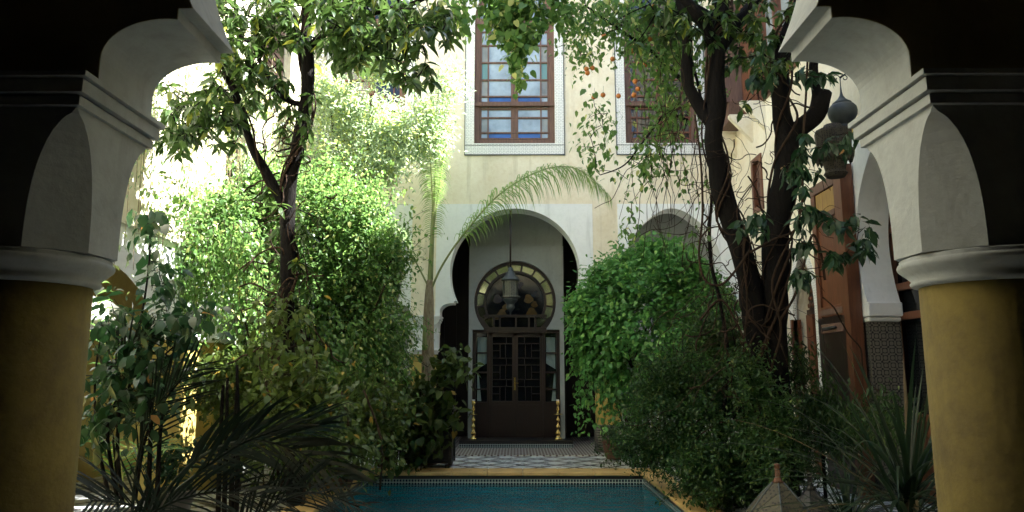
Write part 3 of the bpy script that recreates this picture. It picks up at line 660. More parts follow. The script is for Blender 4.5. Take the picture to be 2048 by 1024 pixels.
# tiled arched doorway
def frame_arch(y0, y1, zs, zt, g):
    cy, hw = (y0+y1)/2, (y1-y0)/2+g; o = [(cy-hw, 0)]
    for i in range(0, 17):
        a = PI-PI*i/16; c_ = math.cos(a); o.append((cy+hw*c_, zs+(zt-zs+g)*(1-abs(c_)**1.7)**.62))
    return o+[(cy+hw, 0)]
m = MB(); m.prism(frame_arch(10.86, 11.78, 2.55, 3.36, .17)+[], None, RX-.014, RX+.02, 'x')
inn = frame_arch(10.65, 11.49, 2.5, 3.3, -.0); o_ = frame_arch(10.65, 11.49, 2.5, 3.3, .15)
m = MB(); m.prism(o_+inn[::-1], None, RX-.02, RX+.04, 'x'); m.build('tile_doorframe', 'tile', rw)
m = MB(); m.prism(frame_arch(10.655, 11.485, 2.5, 3.3, 0), None, RX+.24, RX+.28, 'x'); m.box(RX+.2, 10.65, 2.42, RX+.26, 11.49, 2.5)
dd = m.build('arched_door', 'darkwood', rw)
m = MB(); 
for i in range(9):
    for j in range(6):
        cy, cz_ = 10.73+i*.085+(j % 2)*.04, 2.56+j*.11
        if abs(cy-11.07) < .37*(1-((cz_-2.5)/.85)**3):
            m.lathe([(.018, -.01), (.036, 0), (.018, .01)], (0, 0, 0), 6); k = 18
            for q in range(k): v_ = m.v[-k+q]; m.v[-k+q] = (RX+.2+v_[2], cy+v_[0], cz_+v_[1]*1.2)
m.build('fretwork', 'redwood', dd)
m = MB(); m.box(RX+.18, 11.25, 0, RX+.24, 11.49, 2.42).box(RX-.05, 11.49, 0, RX+.1, 11.55, 2.35); m.build('door_post', 'redwood', dd)
# small windows
for (y0, y1, z0, z1) in ((12.59, 13.07, 4.42, 5.38), (11.98, 12.5, 2.3, 3.1)):
    m = MB(); t = .07
    m.prism(rect(y0-.03, z0-.03, y1+.03, z1+.03), [rect(y0+t, z0+t, y1-t, z1-t)], RX-.03, RX+.12, 'x'); o = m.build('window', 'redwood', rw)
    m = MB()
    for i in range(1, 4): yy = y0+t+(y1-y0-2*t)*i/4; m.box(RX+.03, yy-.012, z0+t, RX+.05, yy+.012, z1-t)
    for i in range(1, 7): zz = z0+t+(z1-z0-2*t)*i/7; m.box(RX+.032, y0+t, zz-.012, RX+.055, y1-t, zz+.012)
    for i in range(4):
        for j in range(7):
            if (i+j) % 2 == 0: yy = y0+t+(y1-y0-2*t)*(i+.5)/4; zz = z0+t+(z1-z0-2*t)*(j+.5)/7; m.box(RX+.03, yy-.022, zz-.03, RX+.05, yy+.022, zz+.03)
    m.build('grille', 'oldwood', o); MB().box(RX+.2, y0, z0, RX+.21, y1, z1).build('pane', 'dglass', o)
# upper cedar window with open shutters
m = MB(); m.prism(rect(10.66, 6.26, 12.34, 9.04), [rect(10.8, 6.4, 11.46, 8.9), rect(11.54, 6.4, 12.2, 8.9)], RX-.05, RX+.15, 'x'); o = m.build('window', 'redwood', rw)
MB().box(RX+.08, 10.8, 6.4, RX+.1, 12.2, 8.9).build('pane', 'glass', o)
m = MB()
for y0 in (12.36,):
    m.box(RX-.10, y0, 6.3, RX-.05, y0+.75, 9.0)
    for k_ in range(3): m.box(RX-.12, y0+.12, 6.45+k_*.85, RX-.10, y0+.63, 6.45+k_*.85+.7)
m.build('shutter', 'redwood', o)
m = MB(); m.box(RX-.55, 13.15, 6.6, RX+.0, 13.95, 8.6); 
for k_ in range(4): m.box(RX-.57, 13.2+k_*.19, 6.75, RX-.55, 13.33+k_*.19, 8.4)
m.prism([(13.15, 6.6), (13.95, 6.6), (13.85, 6.25), (13.25, 6.25)], None, RX-.35, RX, 'x')
m.build('oriel', 'oldwood', rw)
for y_ in (12.3, 13.0, 14.0): MB().prism([(RX, 5.75), (RX-.42, 6.22), (RX-.42, 6.27), (RX, 6.27)], None, y_-.06, y_+.06, 'y').build('bracket', 'cream', rw)
MB().box(RX, 3, 13.1, RX+2, 14.2, 13.2).build('roof', 'cream', rw); MB().box(RX+1.4, 3, 0, RX+1.6, 14.2, 9.4).build('back_wall', 'dim', rw)

ld = thing('cedar_door', 'tall open red cedar door leaf with square panels, folded back against the right wall', 'door', (RX-.05, 9.8, 0))
y0, y1, z0, z1 = 9.33, 10.24, .02, 4.15; X = RX-.12
m = MB(); m.box(X, y0, z0, X+.05, y1, z1)
m.box(X-.03, y0, z0, X, y0+.15, z1).box(X-.03, y1-.13, z0, X, y1, z1)
m.box(X-.03, y0+.15, 2.28, X, y1-.13, 2.42).box(X-.03, y0+.15, z0, X, y1-.13, .3).box(X-.03, y0+.15, 1.62, X, y1-.13, 1.74)
m.build('leaf', 'redwood', ld, bevel=.006)
m = MB(); m.box(X-.035, y0+.15, 4.02, X, y1-.0, z1+.01).box(X-.035, y0+.15, 3.62, X, y1-.13, 3.70).box(X-.04, y0+.12, 2.06, X-.0, y1-.10, 2.18).box(X-.038, y0+.12, 2.30, X-.0, y1-.10, 2.38); m.build('rail', 'oldwood', ld, bevel=.006)
MB().box(X-.01, y0+.16, 3.71, X+.0, y1-.14, 4.01).build('painted_panel', 'panelgold', ld)
m = MB(); m.prism([(y0+.24, .32), (y1-.22, .32), (y1-.22, 1.25), ((y0+y1)/2, 1.58), (y0+.24, 1.25)], None, X-.034, X-.031, 'x'); m.box(X-.036, y0+.15, .3, X-.0305, y1-.13, .34); m.build('wicket', 'darkwood', ld); MB().box(X-.0305, y0-.001, z0+.01, X-.03+.001, y1+.001, 2.27).build('lower_panel', 'darkwood', ld)
MB().tube([(X-.06, y1-.2, 2.12), (X-.06, y0+.3, 2.12)], .02, 8).build('bolt', 'iron', ld)
MB().box(RX-.19, 9.17, 0, RX-.03, 9.32, 4.22).build('door_post', 'redwood', ld)

# ---- left wing
LX = -4.05
lw = thing('side_wing', 'sunlit cream side wing on the left over low white arches with yellow piers', 'house wing', (LX, 9, 0))
def seg_arch(y0, y1, zs, zt, n=14):
    o = [(y0, -.01), (y0, zs)]; cy, hw = (y0+y1)/2, (y1-y0)/2
    for i in range(1, n): a = PI-PI*i/n; o.append((cy+hw*math.cos(a), zs+(zt-zs)*math.sin(a)))
    return o+[(y1, zs), (y1, -.01)]
def notch(ops, z_bot=0.0, top=3.05):
    o = [(2.96, z_bot)]
    for a in ops: o += a
    return o+[(14.2, z_bot), (14.2, top), (2.96, top)]
ops = [seg_arch(5.4, 8.95, 2.02, 2.83), seg_arch(9.33, 9.85, 2.02, 2.45, 8), seg_arch(11.0, 13.4, 2.02, 2.83)]
m = MB(); m.prism(notch(ops), None, LX-.45, LX, 'x', 0, 0, 0); m.build('arcade_wall', 'white', lw)
for a, b in ((2.96, 5.4), (8.95, 9.33), (9.85, 11.0), (13.4, 14.2)):
    o = MB().box(LX-.47, a-.02, 0, LX+.02, b+.02, 1.93).build('pier', 'ochre', lw, bevel=.03)
    MB().box(LX-.50, a-.05, 1.93, LX+.05, b+.05, 2.0).build('impost_moulding', 'white', o, bevel=.015)
m = MB(); m.prism(rect(2.96, 3.05, 14.2, 9.4), [rect(9.74, 4.1, 10.54, 5.2), rect(10.9, 6.2, 12.3, 8.6)], LX-.45, LX+.012, 'x'); m.build('wall', 'cream', lw)
MB().box(LX-.01, 2.96, 3.05, LX+.05, 14.2, 3.11).build('string_course', 'cream', lw)
for y0, y1, z0, z1 in ((9.74, 10.54, 4.1, 5.2), (10.9, 12.3, 6.2, 8.6)):
    m = MB(); m.box(LX-.18, y0, z0, LX-.12, y1, z1)
    for i in range(int((z1-z0)/.12)): m.box(LX-.12, y0+.06, z0+.04+i*.12, LX-.10, y1-.06, z0+.12+i*.12)
    m.build('shutter', 'darkwood', lw)
m = MB(); m.box(LX-2.3, 3, 0, LX-2.15, 14.2, 3.4); m.build('gallery_wall', 'ochre', lw); MB().box(LX-2.3, 3, 3.4, LX-.46, 14.2, 3.5).build('gallery_ceiling', 'dim', lw)
MB().box(LX-2.3, 2.96, 9.4, LX, 14.2, 9.5).build('roof', 'cream', lw)
#==PART2==
# ================================================================== OBJECTS
# hanging lantern in the central arch
LXc, LYc = -.11, 14.35
t = thing('hanging_lantern', 'grey pierced metal lantern hanging on a long rod in front of the round fanlight', 'lantern', (LXc, LYc, 2.5))
MB().lathe([(r_*.84, 2.64+(z_-2.36)*.8) for r_, z_ in [(.02, 3.56), (.05, 3.54), (.075, 3.48), (.07, 3.45), (.10, 3.43), (.105, 3.40), (.12, 3.37), (.20, 3.27), (.225, 3.24), (.225, 3.22), (.19, 3.21)]], (LXc, LYc, 0), 24).build('lantern_roof', 'lead', t)
MB().lathe([(r_*.84, 2.64+(z_-2.36)*.8) for r_, z_ in [(.185, 3.21), (.185, 2.84), (.23, 2.83), (.235, 2.80), (.20, 2.78)]], (LXc, LYc, 0), 8, 0, False).build('lantern_body', 'lantern', t)
MB().lathe([(r_*.84, 2.64+(z_-2.36)*.8) for r_, z_ in [(.19, 2.78), (.17, 2.72), (.10, 2.65), (.09, 2.60), (.11, 2.56), (.06, 2.48), (.02, 2.44), (.02, 2.38), (.005, 2.36)]], (LXc, LYc, 0), 24).build('lantern_bowl', 'lead', t)
MB().tube([(LXc, LYc, 3.55), (LXc, LYc, 4.80)], .018, 8).build('rod', 'darkwood', t)
# onion-domed lantern on the right
q = pt(1684, 210, 8.6); lx, ly = q.x, q.y
t = thing('hanging_lantern', 'dark onion-domed lantern hanging from a scrolled iron hook beside the right near arch', 'lantern', (lx, ly, q.z-1))
Z = q.z-.06
MB().lathe([(.008, Z+.30), (.012, Z+.23), (.022, Z+.18), (.05, Z+.135), (.085, Z+.105), (.112, Z+.085), (.115, Z+.07), (.108, Z+.065), (.135, Z+.055), (.162, Z+.02), (.172, Z-.03), (.165, Z-.08), (.13, Z-.15), (.085, Z-.19), (.07, Z-.21), (.095, Z-.23), (.08, Z-.25)], (lx, ly, 0), 32).build('dome', 'lead', t)
q2 = pt(1668, 300, 8.6); bx = q2.x+.0
m = MB(); m.lathe([(.10, Z-.20), (.13, Z-.25), (.205, Z-.27), (.215, Z-.30), (.20, Z-.50), (.225, Z-.54), (.20, Z-.60), (.14, Z-.68), (.115, Z-.78), (.14, Z-.82), (.11, Z-.86)], (bx, ly, 0), 12, 0, False)
for i in range(12):
    a = 2*PI*i/12; m.lathe([(.005, Z-.70), (.035, Z-.62), (.045, Z-.56), (.03, Z-.52)], (bx+.19*math.cos(a), ly+.19*math.sin(a), 0), 6)
m.build('body', 'carved', t)
m = MB(); m.tube([(lx, ly, Z+.28), (lx, ly, Z+.40)], .006, 6)
for s_ in (-1, 1):
    p = []
    for i in range(26): a = i/25*2.1*PI; r = .055*(1-i/30); p.append((lx+s_*(.055-r*math.cos(a)), ly, Z+.41+r*math.sin(a)*.9))
    m.tube(p, .006, 6)
wq = RX
p = smooth_path([(lx, ly, Z+.41), (lx+.15, ly, Z+.55), (lx+.30, ly, Z+.85), (wq-.25, ly, Z+.9), (wq, ly, Z+.7)], 6); m.tube(p, .010, 6)
m.tube([(lx+.14+.09*math.cos(a), ly, Z+.72+.09*math.sin(a)) for a in [i*.4 for i in range(15)]], .006, 6); m.build('iron_bracket', 'iron', t)
# brass candlesticks
def candle(x, lab):
    t = thing('candlestick', lab, 'candlestick', (x, 15.3, .165), 'brass candlesticks either side of the door'); z = .165
    prof = [(.085, 0), (.085, .015), (.055, .04), (.035, .07), (.05, .10), (.06, .13), (.03, .17), (.022, .21), (.045, .24), (.045, .27), (.02, .30), (.018, .35), (.04, .37), (.042, .40), (.018, .43), (.015, .49), (.11, .50), (.11, .51), (.02, .52), (.018, .57), (.035, .60), (.02, .64), (.018, .68), (.04, .70), (.045, .78), (.04, .78), (.035, .71)]
    MB().lathe(prof, (x, 15.3, z), 20).build('stem', 'brass', t); MB().lathe([(.032, .72), (.032, .80), (.004, .80)], (x, 15.3, z), 12).build('candle', 'canvas', t)
candle(-.88, 'tall brass candlestick to the left of the dark double door'); candle(.86, 'tall brass candlestick to the right of the dark double door')
# dark wooden chest by the pool
x0, x1, y0, y1 = -1.86, -1.02, 11.85, 12.55
t = thing('chest', 'black wooden chest with a silver lid handle standing at the far edge of the pool', 'chest', (-1.45, 12.2, 0))
m = MB(); m.box(x0+.03, y0+.03, .10, x1-.03, y1-.03, .86)
for (a, b) in ((x0, y0), (x1-.06, y0), (x0, y1-.06), (x1-.06, y1-.06)): m.box(a, b, .07, a+.06, b+.06, .90)
for z in (.10, .50, .80): m.box(x0+.06, y0+.012, z, x1-.06, y0+.03, z+.05).box(x1-.03, y0+.06, z, x1-.012, y1-.06, z+.05)
m.build('body', 'blackwood', t, bevel=.006)
m = MB(); m.box(x0-.02, y0-.02, .90, x1+.02, y1+.02, .95).box(x1-.35, y0+.1, .95, x1-.02, y1-.1, 1.0); m.build('lid', 'blackwood', t, bevel=.01)
m = MB(); m.tube([(x1-.26, y0+.12, 1.0), (x1-.26, y0+.12, 1.05), (x1-.06, y0+.12, 1.05), (x1-.06, y0+.12, 1.0)], .014, 8); m.build('handle', 'silver', t)
m = MB()
for a in (x0+.08, x1-.08):
    for b in (y0+.06, y1-.06): m.lathe([(.02, 0), (.04, .02), (.045, .05), (.03, .08)], (a, b, 0), 12)
m.build('castor', 'iron', t)
# pierced floor lantern(s)
def floor_lantern(u, v, Y, hgt, wd, mname, rot, lab, mast):
    p = pt(u, v, Y); c = (p.x, p.y, 0)
    t = thing('floor_lantern', lab, 'lantern', c); n = 6
    prof = [(wd, .06), (wd*.80, hgt*.22), (wd*.62, hgt*.42), (wd*.45, hgt*.62), (wd*.27, hgt*.82), (.05, hgt)]
    def P(r, z, j): a = 2*PI*j/n+rot; return (c[0]+r*math.cos(a), c[1]+r*math.sin(a), z)
    m = MB(); fr = MB()
    for j in range(n):
        for i in range(len(prof)-1):
            (r0, z0), (r1, z1) = prof[i], prof[i+1]
            if i == 0:   # pane with a square window
                A, B, C_, D = P(r0, z0, j), P(r0, z0, j+1), P(r1, z1, j+1), P(r1, z1, j); A, B, C_, D = map(Vector, (A, B, C_, D))
                f = lambda s_, t_: (A*(1-s_)+B*s_)*(1-t_)+(D*(1-s_)+C_*s_)*t_
                q = [f(0, 0), f(1, 0), f(1, 1), f(0, 1), f(.25, .22), f(.75, .22), f(.75, .82), f(.25, .82)]
                m.add(q, [(0, 1, 5, 4), (1, 2, 6, 5), (2, 3, 7, 6), (3, 0, 4, 7)])
            else: m.add([P(r0, z0, j), P(r0, z0, j+1), P(r1, z1, j+1), P(r1, z1, j)], [(0, 1, 2, 3)])
        fr.tube([P(r, z, j) for r, z in prof], .007, 6); fr.tube([P(wd, .06, j), P(wd, .06, j+1)], .009, 6); fr.tube([P(wd, .06, j), P(wd*1.02, 0, j)], .012, 6)
    m.build('pierced_panel', mname, t); fr.build('frame', 'lead' if mname == 'lantern2' else 'iron', t)
    MB().lathe([(.05, hgt), (.03, hgt+.03), (.022, hgt+.05), (.022, hgt+.14), (.03, hgt+.15), (.0, hgt+.16)], (c[0], c[1], 0), 16).build('finial', mast, t)
floor_lantern(1558, 1000, 6.5, .60, .60, 'lantern2', .25, 'pointed pierced brass lantern standing on the tiles at the foot of the right trees', 'terra')
floor_lantern(1622, 1000, 7.0, .46, .40, 'iron', .1, 'plain black iron lantern just behind and to the right of the pierced brass one', 'iron')
# parasol
q = pt(92, 632, 6.2)
t = thing('parasol', 'white parasol with maroon lining, its rim just showing past the left yellow column', 'parasol', (q.x, q.y, 0))
Zr = q.z
m = MB(); pr = [(.02, Zr+.22), (.3, Zr+.20), (.5, Zr+.13), (.66, Zr-.0)]
m.lathe([(.665, Zr-.075)]+[(r, z) for r, z in pr[::-1]], (q.x, q.y, 0), 32); m.build('canopy', 'canvas', t)
MB().lathe([(.005, Zr+.20), (.3, Zr+.18), (.5, Zr+.11), (.65, Zr-.03), (.64, Zr-.045), (.49, Zr+.095), (.3, Zr+.165), (.02, Zr+.19)], (q.x, q.y, 0), 32).build('lining', 'under', t)
MB().tube([(q.x, q.y, 0), (q.x, q.y, Zr+.24)], .018, 8).build('pole', 'darkwood', t)
def pot(x, y, r, h, lab, cat='plant pot', mat='terra', name='flower_pot'):
    t = thing(name, lab, cat, (x, y, 0))
    MB().lathe([(r*.6, 0), (r*.66, .02), (r*.86, h*.4), (r*.97, h*.75), (r*.95, h*.86), (r*1.06, h*.88), (r*1.08, h), (r*.93, h), (r*.9, h*.9), (0.01, h*.9)], (x, y, 0), 28).build('pot', mat, t)
    return t
# ================================================================== PLANTS
def arr(p): return np.array(p, float)
def trunkset(t, limbs, name='trunk', mat='bark', jit=.25, n=10):
    nodes = []
    for i, (pts_, r0, r1) in enumerate(limbs):
        path = smooth_path([pt(*p) for p in pts_], 6); path = [p+Vector((noise.noise(p*2.1), noise.noise(p*2.1+Vector((5, 0, 0))), 0))*.02 for p in path]
        MB().tube(path, lerp_list([r0, r1], len(path)), n, 0, jit).build('trunk' if i == 0 else 'limb', mat, t); nodes += path[3:]
    return nodes
def creeper(mb, path, r, turns, rv, n=6):
    path = [Vector(p) for p in path]; out = []
    for i, p in enumerate(path):
        a = turns*2*PI*i/len(path)+noise.noise(p)*2; out.append(p+Vector((math.cos(a), math.sin(a), 0))*(r[i] if hasattr(r, '__len__') else r))
    mb.tube(smooth_path(out, 2), rv, n)
# ---- right double-trunked tree
YR = 8.2
t = thing('tree', 'dark twin-trunked tree wound with bare creeper stems in front of the right wing', 'tree', tuple(pt(1545, 985, YR).xy)+(0,))
limbsR = [
 ([(1562, 1003, YR), (1552, 900, YR), (1530, 780, YR), (1512, 660, YR), (1497, 570, YR), (1470, 470, YR), (1444, 380, YR), (1428, 290, YR), (1432, 180, YR), (1437, 100, YR), (1445, 20, YR), (1448, -90, YR)], .155, .085),
 ([(1568, 990, YR+.1), (1556, 850, YR), (1548, 700, YR), (1549, 560, YR-.05), (1557, 450, YR-.1), (1570, 350, YR-.1), (1578, 275, YR-.1)], .17, .125),
 ([(1576, 290, YR-.1), (1565, 215, YR-.1), (1560, 130, YR-.15), (1578, 60, YR-.2), (1603, 0, YR-.25), (1625, -90, YR-.3)], .115, .075),
 ([(1577, 290, YR-.1), (1598, 258, YR-.12), (1630, 228, YR-.2), (1643, 186, YR-.2)], .10, .115),
 ([(1636, 230, YR-.2), (1630, 170, YR-.25), (1627, 130, YR-.3), (1640, 60, YR-.4)], .06, .04),
 ([(1430, 250, YR), (1404, 225, YR+.05), (1376, 165, YR+.1), (1373, 80, YR+.1), (1360, 0, YR+.15), (1340, -80, YR+.2)], .085, .05),
 ([(1437, 105, YR), (1410, 55, YR-.1), (1380, 10, YR-.2), (1330, -60, YR-.2)], .09, .05),
 ([(1440, 100, YR), (1480, 40, YR+.1), (1520, -10, YR+.2), (1560, -80, YR+.2)], .08, .045),
 ([(1437, 110, YR), (1432, 50, YR+.2), (1400, 20, YR+.3), (1300, -40, YR+.4)], .07, .03)]
nodesR = trunkset(t, limbsR)
# dark large leaves around its top
lv = LV(); cen = []
for u, v, Y, ru, rv, k in ((1490, 60, YR, 70, 90, 34), (1530, 130, YR-.3, 60, 60, 22), (1600, 40, YR-.4, 50, 60, 12), (1400, 30, YR, 90, 50, 26), (1330, 20, YR+.3, 80, 45, 20), (1500, -20, YR, 120, 40, 20)):
    for _ in range(k): cen.append(tuple(pt(u+rnd.gauss(0, ru*.5), v+rnd.gauss(0, rv*.5), Y+rnd.uniform(-.5, .5))))
tw = MB(); twigs(tw, nodesR, cen, .009); tw.build('twigs', 'bark', t)
for c in cen: rosette(lv, c, 9, .15, .42, (0, 0, -1), .8)
lv.build('foliage', 'l_mag', t, T_BIG)
# ---- pointed-leaf climber on the right trunk
t = thing('climbing_plant', 'climber with drooping pointed dark leaves hanging between the right trunks and the gallery arch', 'climber', tuple(pt(1600, 600, 7.3)))
lv = LV(); cen = []
for u, v, ru, rv, k in ((1620, 150, 40, 18, 7), (1665, 330, 14, 12, 0), (1600, 330, 30, 35, 12), (1640, 290, 40, 14, 9), (1700, 265, 25, 10, 3), (1680, 450, 45, 14, 9), (1735, 475, 14, 22, 6), (1660, 510, 24, 16, 5), (1620, 425, 35, 14, 8), (1510, 445, 28, 22, 9), (1590, 545, 25, 22, 6), (1610, 480, 20, 30, 6), (1700, 500, 18, 20, 4), (1525, 140, 30, 40, 10)):
    for _ in range(k): cen.append(tuple(pt(u+rnd.gauss(0, ru*.6), v+rnd.gauss(0, rv*.6), 7.3+rnd.uniform(-.4, .4))))
tw = MB(); stem = smooth_path([pt(1555, 900, 7.95), pt(1540, 760, 7.95), pt(1562, 660, 7.9), pt(1545, 560, 7.85), pt(1600, 430, 7.6), pt(1605, 300, 7.6), pt(1612, 190, 7.6), pt(1615, 120, 7.6)], 6)
tw.tube(stem, .012, 6); twigs(tw, stem[8:], cen, .005); tw.build('stem', 'vine_bark' if False else 'bark2', t)
for c in cen: rosette(lv, c, 6, .155, .46, (0, 0, -1.3), .7)
lv.build('foliage', 'l_broad', t, T_BIG)
# ---- creeper stems on right trunks + wiry tangle
t = thing('creeper', 'leafless wiry creeper stems looping round and between the two right trunks', 'creeper', tuple(pt(1500, 900, YR)))
m = MB()
A = smooth_path([pt(*p) for p in limbsR[0][0]], 6); B = smooth_path([pt(*p) for p in limbsR[1][0]+limbsR[2][0][1:]], 6)
for path, r in ((A, .15), (B, .15)):
    for k_ in range(3): creeper(m, path[::2], [r*(1.25-.5*i/len(path[::2])) for i in range(len(path[::2]))], rnd.uniform(1.5, 3.5), rnd.uniform(.008, .016))
for _ in range(150):      # wiry loops between and below
    u = rnd.gauss(1495, 55); v = rnd.gauss(470, 190); L_ = rnd.uniform(60, 240); P = []; x, y = u, v; a = rnd.uniform(0, 6.28); Y = YR+rnd.uniform(-.5, .6)
    for i in range(9): P.append(pt(x, y, Y+rnd.uniform(-.05, .05))); a += rnd.uniform(-.9, .9); x += math.cos(a)*L_/9; y += math.sin(a)*L_/9+L_/22
    m.tube(smooth_path(P, 3), rnd.choice((.0025, .003, .005, .009)), 4)
for _ in range(38):      # hanging threads left of trunk A (in front of right window)
    u = rnd.uniform(1260, 1425); v = rnd.uniform(40, 330); P = []; Y = YR+rnd.uniform(.1, .9)
    for i in range(8): P.append(pt(u, v, Y)); v += rnd.uniform(18, 48); u += rnd.uniform(-12, 12)
    m.tube(smooth_path(P, 2), rnd.choice((.0025, .0035, .005)), 4)
m.build('stem', 'bark2', t)
for P in ([(1500, 500), (1468, 545), (1440, 570), (1410, 560), (1398, 510), (1405, 430), (1402, 330), (1390, 230)], [(1600, 420), (1590, 460), (1545, 480), (1500, 505)], [(1560, 640), (1590, 590), (1610, 520), (1625, 470), (1640, 500), (1650, 560)], [(1400, 640), (1440, 600), (1470, 640), (1500, 720), (1480, 800)]):
    MB().tube(smooth_path([pt(u, v, YR-.25) for u, v in P], 6), .014, 6).build('stem', 'bark2', t)
# ---- orange tree / fruiting climber, top right
t = thing('orange_tree', 'loose fruiting tree with small orange fruits, hanging in front of the right upper window', 'tree', tuple(pt(1330, 900, 9.4).xy)+(0,))
nodes = trunkset(t, [([(1430, 960, 8.8), (1455, 700, 8.6), (1418, 500, 8.6), (1425, 360, 8.7), (1395, 160, 8.9), (1350, 40, 9.1), (1280, -60, 9.1)], .022, .016), ([(1374, 170, 9.1), (1310, 110, 9.0), (1240, 60, 8.9), (1170, 10, 8.9)], .03, .012), ([(1374, 150, 9.1), (1330, 60, 9.2), (1260, -10, 9.1), (1180, -40, 9)], .03, .015), ([(1376, 240, 9.1), (1330, 230, 9.0), (1290, 280, 8.9), (1250, 330, 8.9), (1200, 350, 8.9)], .02, .006)])
cen = []
for u, v, ru, rv, k in ((1200, 20, 70, 30, 50), (1280, 60, 60, 55, 80), (1350, 100, 50, 90, 90), (1330, 230, 45, 60, 40), (1170, 90, 25, 50, 14), (1200, 260, 25, 55, 12), (1290, 320, 35, 30, 14), (1340, 350, 50, 30, 6), (1255, 440, 12, 40, 6), (1180, 300, 15, 20, 6), (1390, 400, 25, 60, 4), (1140, 60, 25, 50, 16)):
    for _ in range(k): cen.append(tuple(pt(u+rnd.gauss(0, ru*.6), v+rnd.gauss(0, rv*.6), 9+rnd.uniform(-.5, .4))))
tw = MB(); twigs(tw, nodes, cen, .005); tw.build('twigs', 'bark2', t)
lv = LV(); cloud(lv, cen, 13, .085, .075, .62, .7); lv.build('foliage', 'l_vine', t, T_BIG)
for u, v in ((1173, 138), (1185, 136), (1175, 146), (1188, 194), (1206, 190), (1237, 192), (1270, 163), (1276, 178), (1268, 190), (1208, 72), (1305, 12), (1290, 130), (1264, 102), (1225, 118), (1300, 78)):
    p = pt(u, v, 8.75); m = MB(); r = .032; m.lathe([(.002, -r)]+[(r*math.sin(a), -r*math.cos(a)) for a in [PI*i/10 for i in range(1, 10)]]+[(.002, r*.96)], tuple(p), 14); m.tube([p+Vector((0, 0, r*.9)), p+Vector((.01, 0, .12))], .002, 4, 1); m.build('orange', ['orange', 'bark2'], t)
# ---- creeper hanging over the middle window
t = thing('hanging_creeper', 'bright green creeper trailing down over the middle upper window', 'creeper', tuple(pt(1020, -60, 8.5)))
m = MB(); lv = LV(); cen = []
for u0, v0, u1, v1, k in ((1000, -80, 1035, 165, 20), (1040, -80, 1025, 90, 14), (960, -80, 985, 60, 12), (1075, -80, 1070, 60, 10), (1010, -80, 1050, 100, 14), (985, -80, 1010, 80, 12), (1110, -80, 1120, 40, 8), (930, -80, 925, 60, 10), (1030, -80, 1040, 120, 12)):
    P = []
    for i in range(7): f = i/6; P.append(pt(u0+(u1-u0)*f+rnd.uniform(-10, 10), v0+(v1-v0)*f, 8.5+rnd.uniform(-.1, .1)))
    P = smooth_path(P, 4); m.tube(P, .004, 5); sp_ = .16*(1 if v1 < 150 else .6)
    for i, p in enumerate(P[4:]): cen += [tuple(p+Vector((rnd.gauss(0, sp_*.5), rnd.gauss(0, .08), rnd.gauss(0, .05)))) for _ in range(2)]
m.tube([pt(880, -90, 8.6), pt(1000, -85, 8.5), pt(1160, -80, 8.6), pt(1300, -70, 8.8)], .02, 6)
m.build('stem', 'bark2', t); cloud(lv, cen, 5, .055, .085, .8, .8); lv.build('foliage', 'l_vine', t, T_HEART)
# ---- left tree with big drooping leaves
YL = 7.4
t = thing('tree', 'dark fork-trunked tree with large glossy drooping leaves over the left of the pool', 'tree', tuple(pt(585, 985, YL).xy)+(0,))
limbsL = [
 ([(592, 1010, YL), (585, 880, YL), (577, 740, YL), (573, 620, YL), (578, 520, YL), (574, 440, YL), (583, 350, YL), (600, 280, YL), (613, 200, YL), (614, 120, YL), (615, 30, YL), (625, -90, YL)], .088, .06),
 ([(577, 460, YL), (560, 400, YL), (535, 350, YL-.05), (508, 300, YL-.1), (488, 240, YL-.1), (462, 170, YL-.15), (440, 110, YL-.1), (400, 20, YL)], .058, .03),
 ([(613, 150, YL), (598, 75, YL+.1), (580, 10, YL+.2), (560, -80, YL+.2)], .05, .03),
 ([(614, 100, YL), (660, 60, YL-.2), (730, 30, YL-.4), (820, 10, YL-.5), (900, -30, YL-.5)], .045, .02),
 ([(610, 210, YL), (560, 190, YL-.1), (500, 90, YL-.2), (450, 60, YL-.2)], .03, .012)]
nodesL = trunkset(t, limbsL)
m = MB(); A = smooth_path([pt(*p) for p in limbsL[0][0]], 6); B = smooth_path([pt(*p) for p in limbsL[1][0]], 6)
for path, r in ((A, .085), (A, .10), (A, .09), (B, .06)): creeper(m, path[::2], r, rnd.uniform(2, 4), rnd.uniform(.010, .017))
for _ in range(90):
    u = rnd.gauss(580, 40); v = rnd.uniform(230, 720); L_ = rnd.uniform(40, 150); P = []; x, y = u, v; a = rnd.uniform(0, 6.28); Y = YL+rnd.uniform(-.3, .3)
    for i in range(8): P.append(pt(x, y, Y+rnd.uniform(-.05, .05))); a += rnd.uniform(-.9, .9); x += math.cos(a)*L_/8; y += math.sin(a)*L_/8+L_/18
    m.tube(smooth_path(P, 3), rnd.choice((.003, .004, .006, .010)), 4)
m.build('creeper_stem', 'bark2', t)
cen = [(rnd.uniform(-2.8, 2.2), rnd.uniform(3.6, 5.6), rnd.uniform(5.8, 8.0)) for _ in range(190)]+[tuple(pt(rnd.gauss(575, 32), rnd.uniform(380, 720), YL+rnd.uniform(-.3, .2))) for _ in range(26)]  # first clusters: unseen overhead leaves added to keep skylight off the near piers

